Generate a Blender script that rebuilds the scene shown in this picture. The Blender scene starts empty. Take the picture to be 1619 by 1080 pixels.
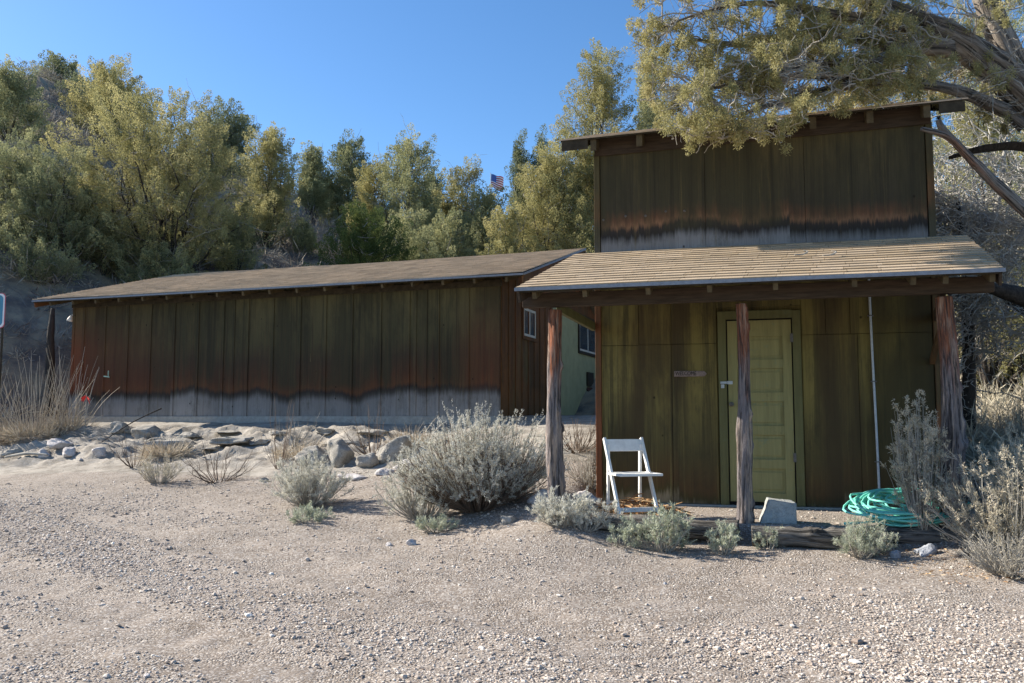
import bpy, math, random
import numpy as np
R = math.radians
scene = bpy.context.scene
COL = scene.collection
# ------------------------------------------------------------------ camera
EYE = 1.35; FPX = 1390.0; PITCH = math.atan(120 / 1390)
cam = bpy.data.cameras.new("camera"); cam.sensor_width = 36; cam.lens = FPX / 1619 * 36
cam.clip_start = 0.05; cam.clip_end = 3000
camo = bpy.data.objects.new("camera", cam); COL.objects.link(camo)
camo.location = (0, 0, EYE); camo.rotation_euler = (R(90) + PITCH, 0, 0)
scene.camera = camo
# ------------------------------------------------------------------ light
SUN_EL = R(31); SUN_TRAVEL = R(20.2)          # light travels along (cos, -sin)
world = bpy.data.worlds.new("World"); scene.world = world; world.use_nodes = True
wn = world.node_tree.nodes; bg = wn["Background"]
sky = wn.new("ShaderNodeTexSky"); sky.sky_type = 'NISHITA'; sky.sun_disc = False
sky.sun_elevation = SUN_EL
to_sun = np.array([-math.cos(SUN_TRAVEL) * math.cos(SUN_EL), math.sin(SUN_TRAVEL) * math.cos(SUN_EL), math.sin(SUN_EL)])
sky.sun_rotation = math.atan2(to_sun[0], to_sun[1]) % (2 * math.pi)
sky.altitude = 1400; sky.air_density = 1.0; sky.dust_density = 0.9; sky.ozone_density = 2.4
hs = wn.new('ShaderNodeHueSaturation'); hs.inputs['Saturation'].default_value = 1.2; hs.inputs['Value'].default_value = .96; world.node_tree.links.new(sky.outputs[0], hs.inputs['Color']); world.node_tree.links.new(hs.outputs[0], bg.inputs[0]); bg.inputs[1].default_value = 0.10
sun = bpy.data.lights.new("sun", 'SUN'); sun.energy = 4.8; sun.angle = R(0.53); sun.color = (1, 0.93, 0.82)
suno = bpy.data.objects.new("sun", sun); COL.objects.link(suno)
from mathutils import Vector, Matrix
suno.rotation_euler = Vector(to_sun).to_track_quat('Z', 'Y').to_euler()
scene.view_settings.view_transform = 'Standard'; scene.view_settings.look = 'None'
scene.view_settings.gamma = 1; scene.view_settings.exposure = 1.17
scene.cycles.max_bounces = 6; scene.cycles.diffuse_bounces = 4; scene.cycles.transparent_max_bounces = 8

# ------------------------------------------------------------------ design helpers
def ray(px, py):
    x = (px - 809.5) / FPX; y = (540 - py) / FPX
    return np.array([x, math.cos(PITCH) - y * math.sin(PITCH), math.sin(PITCH) + y * math.cos(PITCH)])
def at(px, py, Y):
    r = ray(px, py); return np.array([0, 0, EYE]) + r * (Y / r[1])

def _h(ix, iy, iz, seed):
    n = (ix * 374761393 + iy * 668265263 + iz * 2147483647 + seed * 974634777).astype(np.int64) & 0xffffffff
    n = ((n ^ (n >> 13)) * 1274126177) & 0xffffffff
    n = (n ^ (n >> 16)) & 0xffffffff
    return n / 4294967295.0
def vnoise(x, y, z=None, seed=0):
    x = np.asarray(x, float); y = np.asarray(y, float); z = np.zeros_like(x) if z is None else np.asarray(z, float)
    xi = np.floor(x).astype(np.int64); yi = np.floor(y).astype(np.int64); zi = np.floor(z).astype(np.int64)
    fx = x - xi; fy = y - yi; fz = z - zi
    fx = fx * fx * (3 - 2 * fx); fy = fy * fy * (3 - 2 * fy); fz = fz * fz * (3 - 2 * fz)
    r = 0
    for a in (0, 1):
        for b in (0, 1):
            for c in (0, 1):
                r = r + _h(xi + a, yi + b, zi + c, seed) * (fx if a else 1 - fx) * (fy if b else 1 - fy) * (fz if c else 1 - fz)
    return r * 2 - 1
def fbm(x, y, z=None, seed=0, o=4):
    r = 0; a = 1; s = 1
    for i in range(o):
        r = r + a * vnoise(x * s, y * s, None if z is None else z * s, seed + i * 17); a *= .5; s *= 2.03
    return r

# frames of the two buildings: x along the front, y into the building, z up
SH_A = (1.006, 10.55); SH_T = 15.5
LB_A = (-0.227, 16.2); LB_T = 19.0
def fr(A, t, s, n):
    t = R(t); return (A[0] + s * math.cos(t) - n * math.sin(t), A[1] - s * math.sin(t) - n * math.cos(t))
def inv(A, t, X, Y):
    t = R(t); dx = X - A[0]; dy = Y - A[1]
    return dx * math.cos(t) - dy * math.sin(t), -dx * math.sin(t) - dy * math.cos(t)

# ------------------------------------------------------------------ terrain
def sstep(a, b, x):
    t = np.clip((x - a) / (b - a), 0, 1); return t * t * (3 - 2 * t)
ctrl = []
for X in (-14, -9, -5, -2, 0, 2, 4.5, 8): ctrl.append((X, 1.5, 0)); ctrl.append((X, 5, 0))
ctrl += [(-9, 9, .12), (-5, 9, .1), (-2.2, 9, .12), (-3.5, 11.3, .25), (-7, 12.5, .32), (-12, 12, .3), (-0.4, 9.2, .2), (0.46, 9.15, .42),
         (0.3, 8.2, .2), (1.2, 8.5, .17), (2.28, 8.3, .17), (3.3, 7.95, .18), (4.2, 7.5, .19), (5.2, 6.9, .17), (7.5, 7, .25), (0.9, 11, .58), (1.0, 13, .98),
         (5.6, 9.3, .42), (7.2, 12, .8), (6, 16, 1.2), (9.5, 9.5, .6), (9.5, 16, 1.5), (3.2, 16, 1.3), (2.0, 20, 1.35), (3, 11.5, .4), (4, 10.5, .35)]
for s in (-15, -12, -8, -4, -.5):
    for n, z in ((-8, 1.5), (-4, 1.36), (0, 1.27), (1.0, 1.06)):
        X, Y = fr(LB_A, LB_T, s, n); ctrl.append((X, Y, z))
    X, Y = fr(LB_A, LB_T, s, 2.9); ctrl.append((X, Y, EYE - 76 / 1390 * Y))
    X, Y = fr(LB_A, LB_T, s, 3.6); ctrl.append((X, Y, EYE - 90 / 1390 * Y))
ctrl = np.array(ctrl, float)
def _phi(r2): return 0.5 * r2 * np.log(r2 + 1e-9)
_n = len(ctrl); _d2 = ((ctrl[:, None, :2] - ctrl[None, :, :2]) ** 2).sum(-1)
_A = np.zeros((_n + 3, _n + 3)); _A[:_n, :_n] = _phi(_d2) + np.eye(_n) * .05
_A[:_n, _n] = 1; _A[:_n, _n + 1:] = ctrl[:, :2]; _A[_n, :_n] = 1; _A[_n + 1:, :_n] = ctrl[:, :2].T
_w = np.linalg.solve(_A, np.concatenate([ctrl[:, 2], [0, 0, 0]]))
AZ = np.array([-6, -1.4, -.8, -.58, -.54, -.45, -.3, -.22, -.13, -.08, 0, .1, .3, .5, .6, .8, 1.5, 6])
KZ = np.array([.02, .2, .33, .35, .345, .30, .265, .245, .20, .175, .15, .12, .12, .16, .19, .22, .12, .02])
def track(X, Y):
    # two faint wheel tracks with tread ripples crossing the yard
    u = (X + Y - 4.2) / 1.414 + .25 * np.sin((X - Y) * .22); w_ = (X - Y) / 1.414; z = 0; m = 0
    fade = sstep(11.5, 9.5, Y) * sstep(9, 7, np.abs(X))
    for c in (-.70, 1.05):
        b = np.exp(-((u - c) / .30) ** 4) * fade; m = m + b
        z = z - b * (.016 - .009 * np.sin(2 * np.pi * (w_ + .12 * np.sin(u * 9)) / .15)) + .012 * np.exp(-((np.abs(u - c) - .40) / .10) ** 2) * fade
    return z, m
def ground_z(X, Y, detail=True):
    X = np.atleast_1d(np.asarray(X, float)); Y = np.atleast_1d(np.asarray(Y, float))
    xc = np.clip(X, -16, 10); yc = np.clip(Y, 1.5, 21)
    z = _w[_n] + _w[_n + 1] * xc + _w[_n + 2] * yc
    for i in range(_n): z = z + _w[i] * _phi((xc - ctrl[i, 0]) ** 2 + (yc - ctrl[i, 1]) ** 2)
    s, n = inv(SH_A, SH_T, X, Y)                     # gravel pad under the porch roof
    w = sstep(1.74, 1.62, n) * sstep(-3.6, -3.4, n) * sstep(-.35, .1, s) * sstep(4.6, 4.1, s)
    z = z * (1 - w) + .335 * w
    D = np.hypot(X, Y); az = np.where(Y > .5, X / np.maximum(Y, .5), np.sign(X) * 6)
    k = np.interp(az, AZ, KZ); d0 = np.interp(az, [-.75, -.3, 0, .3], [23.5, 25, 22, 19.5]); t = np.clip((D - d0) / (60.5 - d0), 0, 1)
    z = z * (1 - t) + (EYE + 60 * k) * np.maximum(t, 1e-6) ** .72
    z = z + np.clip((D - d0) / 10, 0, 1) * .55 * fbm(X * .22, Y * .22, seed=5, o=3)
    if detail:
        s2, n2 = inv(LB_A, LB_T, X, Y)
        bank = sstep(3.3, 2.4, n2) * sstep(.2, .9, n2) * sstep(-14, -12, s2) * sstep(1.2, .2, s2)
        r = 1 - np.abs(fbm(X * 1.1 + .3 * Y, Y * 1.3, seed=9, o=4))
        lg = fbm(X * .9 - .2 * Y, Y * 2.2 + .3 * X, seed=31, o=4); z = z + bank * (.15 * (r - .75) + .10 * np.round(lg * 3) / 3 + .06 * np.abs(fbm(X * 4.2, Y * 4.8, seed=3, o=4)))
        yard = (1 - bank)
        z = z + yard * (.011 * fbm(X * 1.2, Y * 1.2, seed=1, o=3) + track(X, Y)[0] + .006 * fbm(X * 9, Y * 9, seed=2, o=2)) * (1 - .6 * w)
    return z
def gz(x, y): return float(ground_z(x, y)[0])
def onground(px, py, y0=3.0, y1=26.0):
    Y = np.linspace(y0, y1, 700); r = ray(px, py); k = Y / r[1]
    X = r[0] * k; Z = EYE + r[2] * k; g = ground_z(X, Y)
    i = int(np.argmax(Z <= g)) if (Z <= g).any() else len(Y) - 1
    return np.array([X[i], Y[i], g[i]])

# ------------------------------------------------------------------ object helpers
def tag(o, label=None, cat=None, group=None, kind=None):
    if label: o["label"] = label
    if cat: o["category"] = cat
    if group: o["group"] = group
    if kind: o["kind"] = kind
    return o
def empty(name, loc, rz=0):
    o = bpy.data.objects.new(name, None); COL.objects.link(o); o.location = loc; o.rotation_euler = (0, 0, rz)
    o.empty_display_size = .2
    return o
def link(name, me, m, parent=None, smooth=False, bevel=0):
    for x in (m if isinstance(m, (list, tuple)) else [m]): me.materials.append(x)
    if smooth: me.shade_smooth()
    o = bpy.data.objects.new(name, me); COL.objects.link(o)
    if parent is not None: o.parent = parent
    if bevel:
        b = o.modifiers.new("bevel", 'BEVEL'); b.width = bevel; b.segments = 2; b.limit_method = 'ANGLE'
    return o
def npmesh(name, V, F, attr=None, mats=None):
    V = np.asarray(V, np.float32); F = np.asarray(F, np.int32); k = F.shape[1]
    me = bpy.data.meshes.new(name); me.vertices.add(len(V)); me.vertices.foreach_set("co", V.ravel())
    me.loops.add(F.size); me.loops.foreach_set("vertex_index", F.ravel())
    me.polygons.add(len(F)); me.polygons.foreach_set("loop_start", np.arange(0, F.size, k, dtype=np.int32))
    me.polygons.foreach_set("loop_total", np.full(len(F), k, np.int32))
    if mats is not None: me.polygons.foreach_set("material_index", np.asarray(mats, np.int32))
    if attr is not None:
        a = me.attributes.new("tone", 'FLOAT', 'POINT'); a.data.foreach_set("value", np.asarray(attr, np.float32))
    me.update(); me.validate(); me.shade_flat(); return me
class MB:
    def __init__(s): s.v = []; s.f = []; s.m = []
    def add(s, vs, fs, mi=0):
        o = len(s.v); s.v += [tuple(map(float, v)) for v in vs]; s.f += [tuple(i + o for i in f) for f in fs]; s.m += [mi] * len(fs)
    def box(s, x0, x1, y0, y1, z0, z1, mi=0, sh=None):
        vs = [(x, y, z) for z in (z0, z1) for y in (y0, y1) for x in (x0, x1)]
        if sh: vs = [sh(v) for v in vs]
        s.add(vs, [(0, 2, 3, 1), (4, 5, 7, 6), (0, 1, 5, 4), (2, 6, 7, 3), (0, 4, 6, 2), (1, 3, 7, 5)], mi)
    def bar(s, a, b, w, h, mi=0, up=(0, 0, 1)):       # rectangular bar from a to b
        a = Vector(a); b = Vector(b); d = (b - a).normalized(); u = Vector(up)
        x = d.cross(u)
        if x.length < 1e-3: x = d.cross(Vector((0, 1, 0)))
        x.normalize(); y = x.cross(d)
        vs = [p + x * (i * w / 2) + y * (j * h / 2) for p in (a, b) for j in (-1, 1) for i in (-1, 1)]
        s.add(vs, [(0, 2, 3, 1), (4, 5, 7, 6), (0, 1, 5, 4), (2, 6, 7, 3), (0, 4, 6, 2), (1, 3, 7, 5)], mi)
    def build(s, name, m, parent=None, smooth=False, bevel=0):
        me = bpy.data.meshes.new(name); me.from_pydata(s.v, [], s.f)
        me.polygons.foreach_set("material_index", s.m); me.update()
        return link(name, me, m, parent, smooth, bevel)
def tubes(P, Rd, sides=5):
    """P (M,K,3) paths, Rd (M,K) radii -> verts, quad faces (open ends)."""
    P = np.asarray(P, float); Rd = np.asarray(Rd, float); M, K, _ = P.shape
    T = np.gradient(P, axis=1); T /= np.linalg.norm(T, axis=2, keepdims=True) + 1e-9
    up = np.where(np.abs(T[:, :, 2:3]) > .92, np.array([1.0, 0, 0]), np.array([0, 0, 1.0]))
    A = np.cross(T, up); A /= np.linalg.norm(A, axis=2, keepdims=True) + 1e-9
    B = np.cross(T, A)
    th = np.arange(sides) / sides * 2 * np.pi
    V = P[:, :, None, :] + Rd[:, :, None, None] * (A[:, :, None, :] * np.cos(th)[None, None, :, None] + B[:, :, None, :] * np.sin(th)[None, None, :, None])
    i = np.arange(M)[:, None, None] * K * sides; k = np.arange(K - 1)[None, :, None] * sides; j = np.arange(sides)[None, None, :]
    a = i + k + j; b = i + k + (j + 1) % sides
    F = np.stack([a, b, b + sides, a + sides], -1).reshape(-1, 4)
    return V.reshape(-1, 3), F
def catm(pts, n):
    pts = np.asarray(pts, float); t = np.linspace(0, len(pts) - 1, n); i = np.clip(t.astype(int), 0, len(pts) - 2); f = (t - i)[:, None]
    p0 = pts[np.clip(i - 1, 0, None)]; p1 = pts[i]; p2 = pts[i + 1]; p3 = pts[np.clip(i + 2, None, len(pts) - 1)]
    return .5 * ((2 * p1) + (p2 - p0) * f + (2 * p0 - 5 * p1 + 4 * p2 - p3) * f ** 2 + (3 * p1 - p0 - 3 * p2 + p3) * f ** 3)
def log_mesh(name, pts, rad, sides=20, rings=60, rough=.12, seed=0, ridge=.06, knots=0, flat=1.0):
    C = catm(pts, rings); rr = np.interp(np.linspace(0, 1, rings), np.linspace(0, 1, len(rad)), rad)
    T = np.gradient(C, axis=0); T /= np.linalg.norm(T, axis=1, keepdims=True)
    up = np.array([1.0, 0, 0]) if abs(T[rings // 2][2]) > .8 else np.array([0, 0, 1.0])
    A = np.cross(T, up); A /= np.linalg.norm(A, axis=1, keepdims=True); B = np.cross(T, A)
    th = np.arange(sides) / sides * 2 * np.pi; L = np.cumsum(np.r_[0, np.linalg.norm(np.diff(C, axis=0), axis=1)])
    TH, LL = np.meshgrid(th, L)
    cx = np.cos(TH); cy = np.sin(TH)
    f = 1 + rough * fbm(cx * 1.2 + 5, cy * 1.2 + LL * 2.2, LL * 1.7, seed, 3) + ridge * fbm(cx * 5, cy * 5, LL * 1.0, seed + 7, 3)
    rng = np.random.RandomState(seed)
    for _ in range(knots):
        k0 = rng.uniform(0, L[-1]); t0 = rng.uniform(-2.6, -.5) if rng.rand() < .7 else rng.uniform(0, 6.28)
        d = ((LL - k0) / .035) ** 2 + ((np.angle(np.exp(1j * (TH - t0)))) / .42) ** 2
        f = f + rng.uniform(.25, .5) * np.exp(-d) * (1 - .8 * np.exp(-d * 6))
    V = C[:, None, :] + (rr[:, None] * f)[:, :, None] * (A[:, None, :] * cx[:, :, None] + B[:, None, :] * cy[:, :, None] * flat)
    V = V.reshape(-1, 3).tolist(); fs = []
    for k in range(rings - 1):
        for j in range(sides):
            a = k * sides + j; b = k * sides + (j + 1) % sides; fs.append((a, b, b + sides, a + sides))
    V.append(C[0].tolist()); V.append(C[-1].tolist()); n = len(V)
    for j in range(sides):
        fs.append((n - 2, (j + 1) % sides, j)); o = (rings - 1) * sides; fs.append((n - 1, o + j, o + (j + 1) % sides))
    me = bpy.data.meshes.new(name); me.from_pydata(V, [], fs); me.update(); me.shade_smooth()
    rm = float(np.mean(rad)); bk = np.stack([cx * rm, cy * rm, LL + seed], 2).reshape(-1, 3); bk = np.r_[bk, [[0, 0, seed]], [[0, 0, L[-1] + seed]]]
    a = me.attributes.new("bk", 'FLOAT_VECTOR', 'POINT'); a.data.foreach_set("vector", bk.astype(np.float32).ravel())
    return me

# ------------------------------------------------------------------ material helpers
class Mt:
    def __init__(s, name, rough=.85):
        s.m = bpy.data.materials.new(name); s.m.use_nodes = True; s.t = s.m.node_tree; s.N = s.t.nodes
        s.p = s.N["Principled BSDF"]; s.p.inputs["Roughness"].default_value = rough
        s.p.inputs["Specular IOR Level"].default_value = .25
        s.tc = s.N.new("ShaderNodeTexCoord"); s.obj = s.tc.outputs["Object"]
    def l(s, a, b): s.t.links.new(a, b)
    def put(s, sock, v):
        if hasattr(v, "is_output"): s.l(v, sock)
        else: sock.default_value = v
    def map(s, scale, vec=None):
        n = s.N.new("ShaderNodeMapping"); s.l(vec or s.obj, n.inputs[0]); n.inputs["Scale"].default_value = scale; return n.outputs[0]
    def noise(s, scale, vec=None, det=4, rough=.55, dist=0):
        n = s.N.new("ShaderNodeTexNoise"); s.l(vec or s.obj, n.inputs["Vector"]); n.inputs["Scale"].default_value = scale
        n.inputs["Detail"].default_value = det; n.inputs["Roughness"].default_value = rough; n.inputs["Distortion"].default_value = dist
        return n.outputs["Fac"]
    def vor(s, scale, vec=None, feat='F1', out="Distance"):
        n = s.N.new("ShaderNodeTexVoronoi"); s.l(vec or s.obj, n.inputs["Vector"]); n.inputs["Scale"].default_value = scale; n.feature = feat
        return n.outputs[out]
    def sep(s, vec=None):
        n = s.N.new("ShaderNodeSeparateXYZ"); s.l(vec or s.obj, n.inputs[0]); return n.outputs
    def ma(s, op, a, b=0.0, c=None):
        n = s.N.new("ShaderNodeMath"); n.operation = op; s.put(n.inputs[0], a); s.put(n.inputs[1], b)
        if c is not None: s.put(n.inputs[2], c)
        return n.outputs[0]
    def ramp(s, fac, pts, interp='LINEAR'):
        n = s.N.new("ShaderNodeValToRGB"); s.put(n.inputs[0], fac); e = n.color_ramp.elements; n.color_ramp.interpolation = interp
        while len(e) < len(pts): e.new(.5)
        for i, (p, c) in enumerate(pts):
            e[i].position = p; e[i].color = (c, c, c, 1) if not isinstance(c, tuple) else (*c, 1)
        return n.outputs[0]
    def mix(s, fac, a, b, mode='MIX'):
        n = s.N.new("ShaderNodeMix"); n.data_type = 'RGBA'; n.blend_type = mode; s.put(n.inputs[0], fac)
        s.put(n.inputs[6], a if not isinstance(a, tuple) else (*a, 1)); s.put(n.inputs[7], b if not isinstance(b, tuple) else (*b, 1))
        return n.outputs[2]
    def col(s, c): s.put(s.p.inputs["Base Color"], c if not isinstance(c, tuple) else (*c, 1))
    def bump(s, h, st=.5, dist=.01):
        n = s.N.new("ShaderNodeBump"); s.put(n.inputs["Height"], h); n.inputs["Strength"].default_value = st; n.inputs["Distance"].default_value = dist
        s.l(n.outputs[0], s.p.inputs["Normal"])
    def attr(s, name):
        n = s.N.new("ShaderNodeAttribute"); n.attribute_name = name; return n.outputs["Fac"]

def plain(name, c, var=.25, sc=8, rough=.8, bump=.3, grain=(1, 1, 1), bd=.004):
    k = Mt(name, rough); v = k.map(grain)
    n = k.noise(sc, v, 6, .65); k.col(k.mix(k.ramp(n, [(.3, 0.0), (.7, 1.0)]), tuple(x * (1 - var) for x in c), tuple(min(1, x * (1 + var)) for x in c)))
    if bump: k.bump(n, bump, bd)
    return k.m
def weathered(name, z0, H, bands, amp=.1, seed=0.0, side=None, board=.612, runs=.85, lowf=.9, A=(4, 3.0, 1.8), gain=(1.2, 1.17, 1.05), dark=(.04, .038, .022), light=(.13, .115, .055)):
    """Wood wall: bands of paint, rust and bare grey wood by height with a ragged edge, vertical grain and run marks."""
    k = Mt(name, .88); o = k.sep()
    sv = k.map((1.3, 1, .05)); off = k.N.new("ShaderNodeMapping"); k.l(sv, off.inputs[0]); off.inputs["Location"].default_value = (seed, seed, 0)
    low = k.noise(lowf, off.outputs[0], 2)
    st = k.noise(1.0, k.map((17, 1, .35)), 6, .75, .3); fine = k.noise(1.0, k.map((90, 8, 1.3)), 5, .7, .4)
    v = k.ma('SUBTRACT', o[2], z0)
    wn_ = k.N.new("ShaderNodeTexWhiteNoise"); wn_.noise_dimensions = '1D'; k.l(k.ma('FLOOR', k.ma('DIVIDE', k.ma('ADD', o[0], .035 + seed * .1), board)), wn_.inputs["W"]); bn = wn_.outputs["Value"]
    v = k.ma('ADD', v, k.ma('MULTIPLY', k.ma('SUBTRACT', bn, .5), amp * 1.3))
    v = k.ma('ADD', v, k.ma('MULTIPLY', k.ma('SUBTRACT', low, .5), amp * A[0]))
    v = k.ma('ADD', v, k.ma('MULTIPLY', k.ma('SUBTRACT', st, .5), amp * A[1]))
    v = k.ma('ADD', v, k.ma('MULTIPLY', k.ma('SUBTRACT', fine, .5), amp * A[2]))
    c = k.ramp(k.ma('DIVIDE', v, H), bands)
    zz = k.ma('DIVIDE', k.ma('SUBTRACT', o[2], z0), H)
    # rust comes and goes along the wall; long dark runs drip from above
    rm_ = k.noise(1.3, k.map((1.1, 1, .28)), 5, .65)
    c = k.mix(k.ma('MULTIPLY', k.ramp(rm_, [(.44, .8), (.56, 0.0)]), k.ramp(zz, [(.2, 0.0), (.27, 1.0)])), c, dark)
    dr_ = k.noise(1.0, k.map((9, 1, .22)), 6, .75, .4)
    c = k.mix(k.ma('MULTIPLY', k.ramp(dr_, [(.5, 0.0), (.62, runs)]), k.ramp(zz, [(.16, 0.25), (.3, 1.0)])), c, (.014, .014, .011))
    c = k.mix(k.ramp(k.noise(1.0, k.map((13, 1, .3)), 6, .75), [(.55, 0.0), (.68, .5)]), c, light)
    c = k.mix(k.ramp(k.noise(2.4, k.map((1.5, 1, .6)), 7, .8), [(.5, 0.0), (.66, .5)]), c, (.03, .027, .018))
    if side: c = side(k, c, o, st)
    c = k.mix(k.ramp(bn, [(0, 0.0), (1, .28)]), c, (.02, .019, .014))
    c = k.mix(k.ramp(fine, [(.32, .45), (.5, 0.0), (.72, .10)]), c, (.02, .018, .015))
    kn = k.vor(3.1, k.map((1, 1, .8))); c = k.mix(k.ramp(kn, [(.03, .85), (.06, 0.0)]), c, (.01, .008, .006))
    c = k.mix(1.0, c, gain, 'MULTIPLY'); k.col(c); k.bump(k.ma('ADD', fine, k.ma('MULTIPLY', st, .5)), .2, .004)
    return k.m

M = {}
OL = (.075, .068, .028)
def left_side(k, c, o, st):
    # rustier towards the left corner and the right end of the wall
    f = k.ma('ADD', k.ramp(k.ma('DIVIDE', k.ma('ADD', o[0], 10.2), 10.2), [(0.0, 1.0), (.05, .85), (.1, .4), (.2, .3), (.3, .05), (.9, 0.0), (.95, .35), (1.0, .3)]), k.ma('MULTIPLY', k.ma('SUBTRACT', st, .5), .7))
    zf = k.ramp(k.ma('DIVIDE', k.ma('SUBTRACT', o[2], 1.38), 2.4), [(.18, 0.0), (.25, 1.0), (.6, .95), (.9, .2)])
    return k.mix(k.ma('MAXIMUM', k.ma('MULTIPLY', f, zf), 0.0), c, (.16, .052, .026))
M['wall_left'] = weathered("weathered_long_wall", 1.375, 2.4, [(.0, (.27, .26, .27)), (.13, (.20, .195, .205)), (.175, (.06, .055, .055)), (.20, (.03, .026, .026)), (.235, (.105, .045, .022)), (.32, (.07, .034, .02)), (.46, (.05, .036, .024)), (.62, (.075, .068, .035)), (.95, (.105, .092, .047))], .09, 0, left_side, runs=.55, lowf=.62, A=(6.5, 2.3, 1.0), light=(.10, .085, .045))
M['wall_upper'] = weathered("weathered_upper_wall", 3.25, 1.4, [(.0, (.19, .20, .22)), (.12, (.15, .16, .18)), (.19, (.018, .018, .02)), (.24, (.03, .025, .025)), (.28, (.22, .12, .07)), (.33, (.12, .06, .035)), (.42, (.045, .04, .028)), (.65, (.055, .05, .03)), (1.0, (.10, .085, .04))], .075, 3, board=1.3, runs=.5, gain=(1.45, 1.35, 1.2), light=(.13, .105, .045))
def porch_side(k, c, o, st):
    # brown bare patches in long vertical stripes, strongest to the right
    n = k.noise(1.0, k.map((3.2, 1, .22)), 4, .6)
    f = k.ma('ADD', n, k.ramp(k.ma('DIVIDE', o[0], 3.8), [(0.0, -.0), (.5, .0), (1.0, .12)]))
    c = k.mix(k.ramp(f, [(.5, 0.0), (.66, .8)]), c, (.05, .036, .02))
    g = k.ramp(k.ma('DIVIDE', o[0], 3.8), [(.72, 0.0), (.85, .65), (1.0, .8)])
    return k.mix(g, c, (.028, .027, .014))
M['wall_porch'] = weathered("porch_wall_paint", .36, 2.9, [(.0, (.20, .17, .12)), (.025, (.06, .05, .02)), (.06, (.085, .05, .022)), (.2, (.085, .07, .03)), (.45, (.19, .155, .055)), (.75, (.17, .145, .052)), (1, (.12, .105, .04))], .12, 8, porch_side, board=.9, runs=.55, gain=(1.5, 1.4, 1.2), dark=(.06, .045, .022), light=(.22, .19, .075))
def green(name, c, w=.5):
    k = Mt(name, .7); st = k.noise(1.0, k.map((18, 10, 1.2)), 5, .7); hz = k.noise(1, k.map((3, 3, 40)), 3)
    b = k.mix(k.ramp(st, [(.3, 0.0), (.7, 1.0)]), tuple(x * .75 for x in c), tuple(x * 1.15 for x in c))
    b = k.mix(k.ramp(k.noise(5, None, 8, .8), [(.56, 0.0), (.63, w)]), b, (.12, .20, .16))
    b = k.mix(k.ramp(k.noise(2.3, None, 6, .7), [(.6, 0.0), (.75, .5)]), b, (.05, .04, .02))
    k.col(b); k.bump(st, .3, .003); return k.m
M['door'] = green("old_green_door_paint", (.28, .25, .105), .35)
M['trim'] = green("green_trim_paint", (.135, .125, .05), .12)
M['green_wall'] = plain("green_board", (.37, .365, .20), .15, 3)
M['dark_wood'] = plain("dark_old_wood", (.05, .04, .026), .4, 12, .9, .4, (1, 6, 1))
M['rafter'] = plain("stained_rafter_wood", (.10, .075, .04), .4, 9, .9, .4)
M['beam'] = plain("brown_beam_wood", (.06, .042, .028), .4, 10, .9, .4, (.4, 4, 4))
M['rust_board'] = weathered("rust_stained_board", 1.3, 2.6, [(0, (.10, .06, .03)), (.3, (.17, .075, .03)), (1, (.15, .06, .028))], .1, 5, runs=.3, gain=(1.45, 1.45, 1.3), dark=(.08, .045, .022))
M['corner'] = weathered("corner_board_stain", .36, 4.3, [(.0, (.2, .07, .03)), (.5, (.17, .055, .028)), (.66, (.05, .05, .02)), (.68, (.10, .11, .13)), (.76, (.02, .02, .02)), (.8, (.22, .08, .035)), (.88, (.10, .07, .03)), (1, (.08, .07, .028))], .05, 2, runs=.25, gain=(1.7, 1.6, 1.4), dark=(.05, .045, .025))
M['concrete'] = plain("old_concrete", (.36, .34, .30), .2, 14, .95, .5)
M['metal'] = plain("dull_drip_edge", (.22, .24, .27), .2, 20, .5, .1)
M['white'] = plain("white_paint", (.74, .72, .67), .12, 16, .55, .1)
M['frame_white'] = plain("window_white", (.6, .58, .5), .1, 30, .55, .1)
M['steel'] = plain("galvanised_steel", (.45, .48, .5), .15, 30, .4, .1); 
M['brass'] = plain("tarnished_knob", (.12, .11, .10), .3, 30, .4, .1)
M['black'] = plain("black_void", (.012, .012, .012), .3, 20)
k = Mt("window_glass", .08); k.col((.03, .04, .05)); k.p.inputs["Specular IOR Level"].default_value = .8; M['glass'] = k.m
def shingle(name, c1, c2):
    k = Mt(name, .95); a = k.attr("tone"); g = k.noise(260, None, 2, .6); b = k.noise(3, None, 5, .6)
    c = k.mix(a, c1, c2); c = k.mix(k.ramp(b, [(.35, .3), (.6, 0.0)]), c, (.20, .17, .14))
    c = k.mix(k.ramp(g, [(.35, .35), (.65, 0.0)]), c, tuple(x * .35 for x in c1))
    k.col(c); k.bump(g, .6, .004); return k.m
M['shingle_porch'] = shingle("tan_shingle", (.40, .30, .19), (.57, .44, .30))
M['shingle_left'] = shingle("grey_tan_shingle", (.50, .40, .29), (.68, .55, .41))
def bark(name, hi, lo, zc, seed=0, strips=(.55, .42, .32), fine=1.0):
    k = Mt(name, .92); o = k.sep(); an = k.N.new("ShaderNodeAttribute"); an.attribute_name = "bk"; bv = an.outputs["Vector"]
    g = k.noise(1.0, k.map((38 * fine, 38 * fine, 2.6 * fine), bv), 6, .72, .5); p = k.noise(2.6, k.map((5, 5, 1), bv), 4)
    t = k.ma('ADD', k.ma('SUBTRACT', o[2], zc), k.ma('MULTIPLY', k.ma('SUBTRACT', p, .5), 1.6))
    c = k.mix(k.ramp(t, [(.3, 0.0), (.7, 1.0)]), lo, hi)
    c = k.mix(k.ramp(k.noise(1.0, k.map((14, 14, 1.6), bv), 4, .7), [(.5, 0.0), (.62, .75)]), c, strips)
    c = k.mix(k.ramp(g, [(.41, .95), (.52, 0.0)]), c, tuple(x * .16 for x in lo))  # furrow shade put into the colour, dark where the bump is low
    k.col(c); k.bump(g, 1.0, .06); return k.m
M['post'] = bark("post_bark", (.30, .115, .06), (.26, .225, .215), 1.3, strips=(.58, .43, .32))
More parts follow.
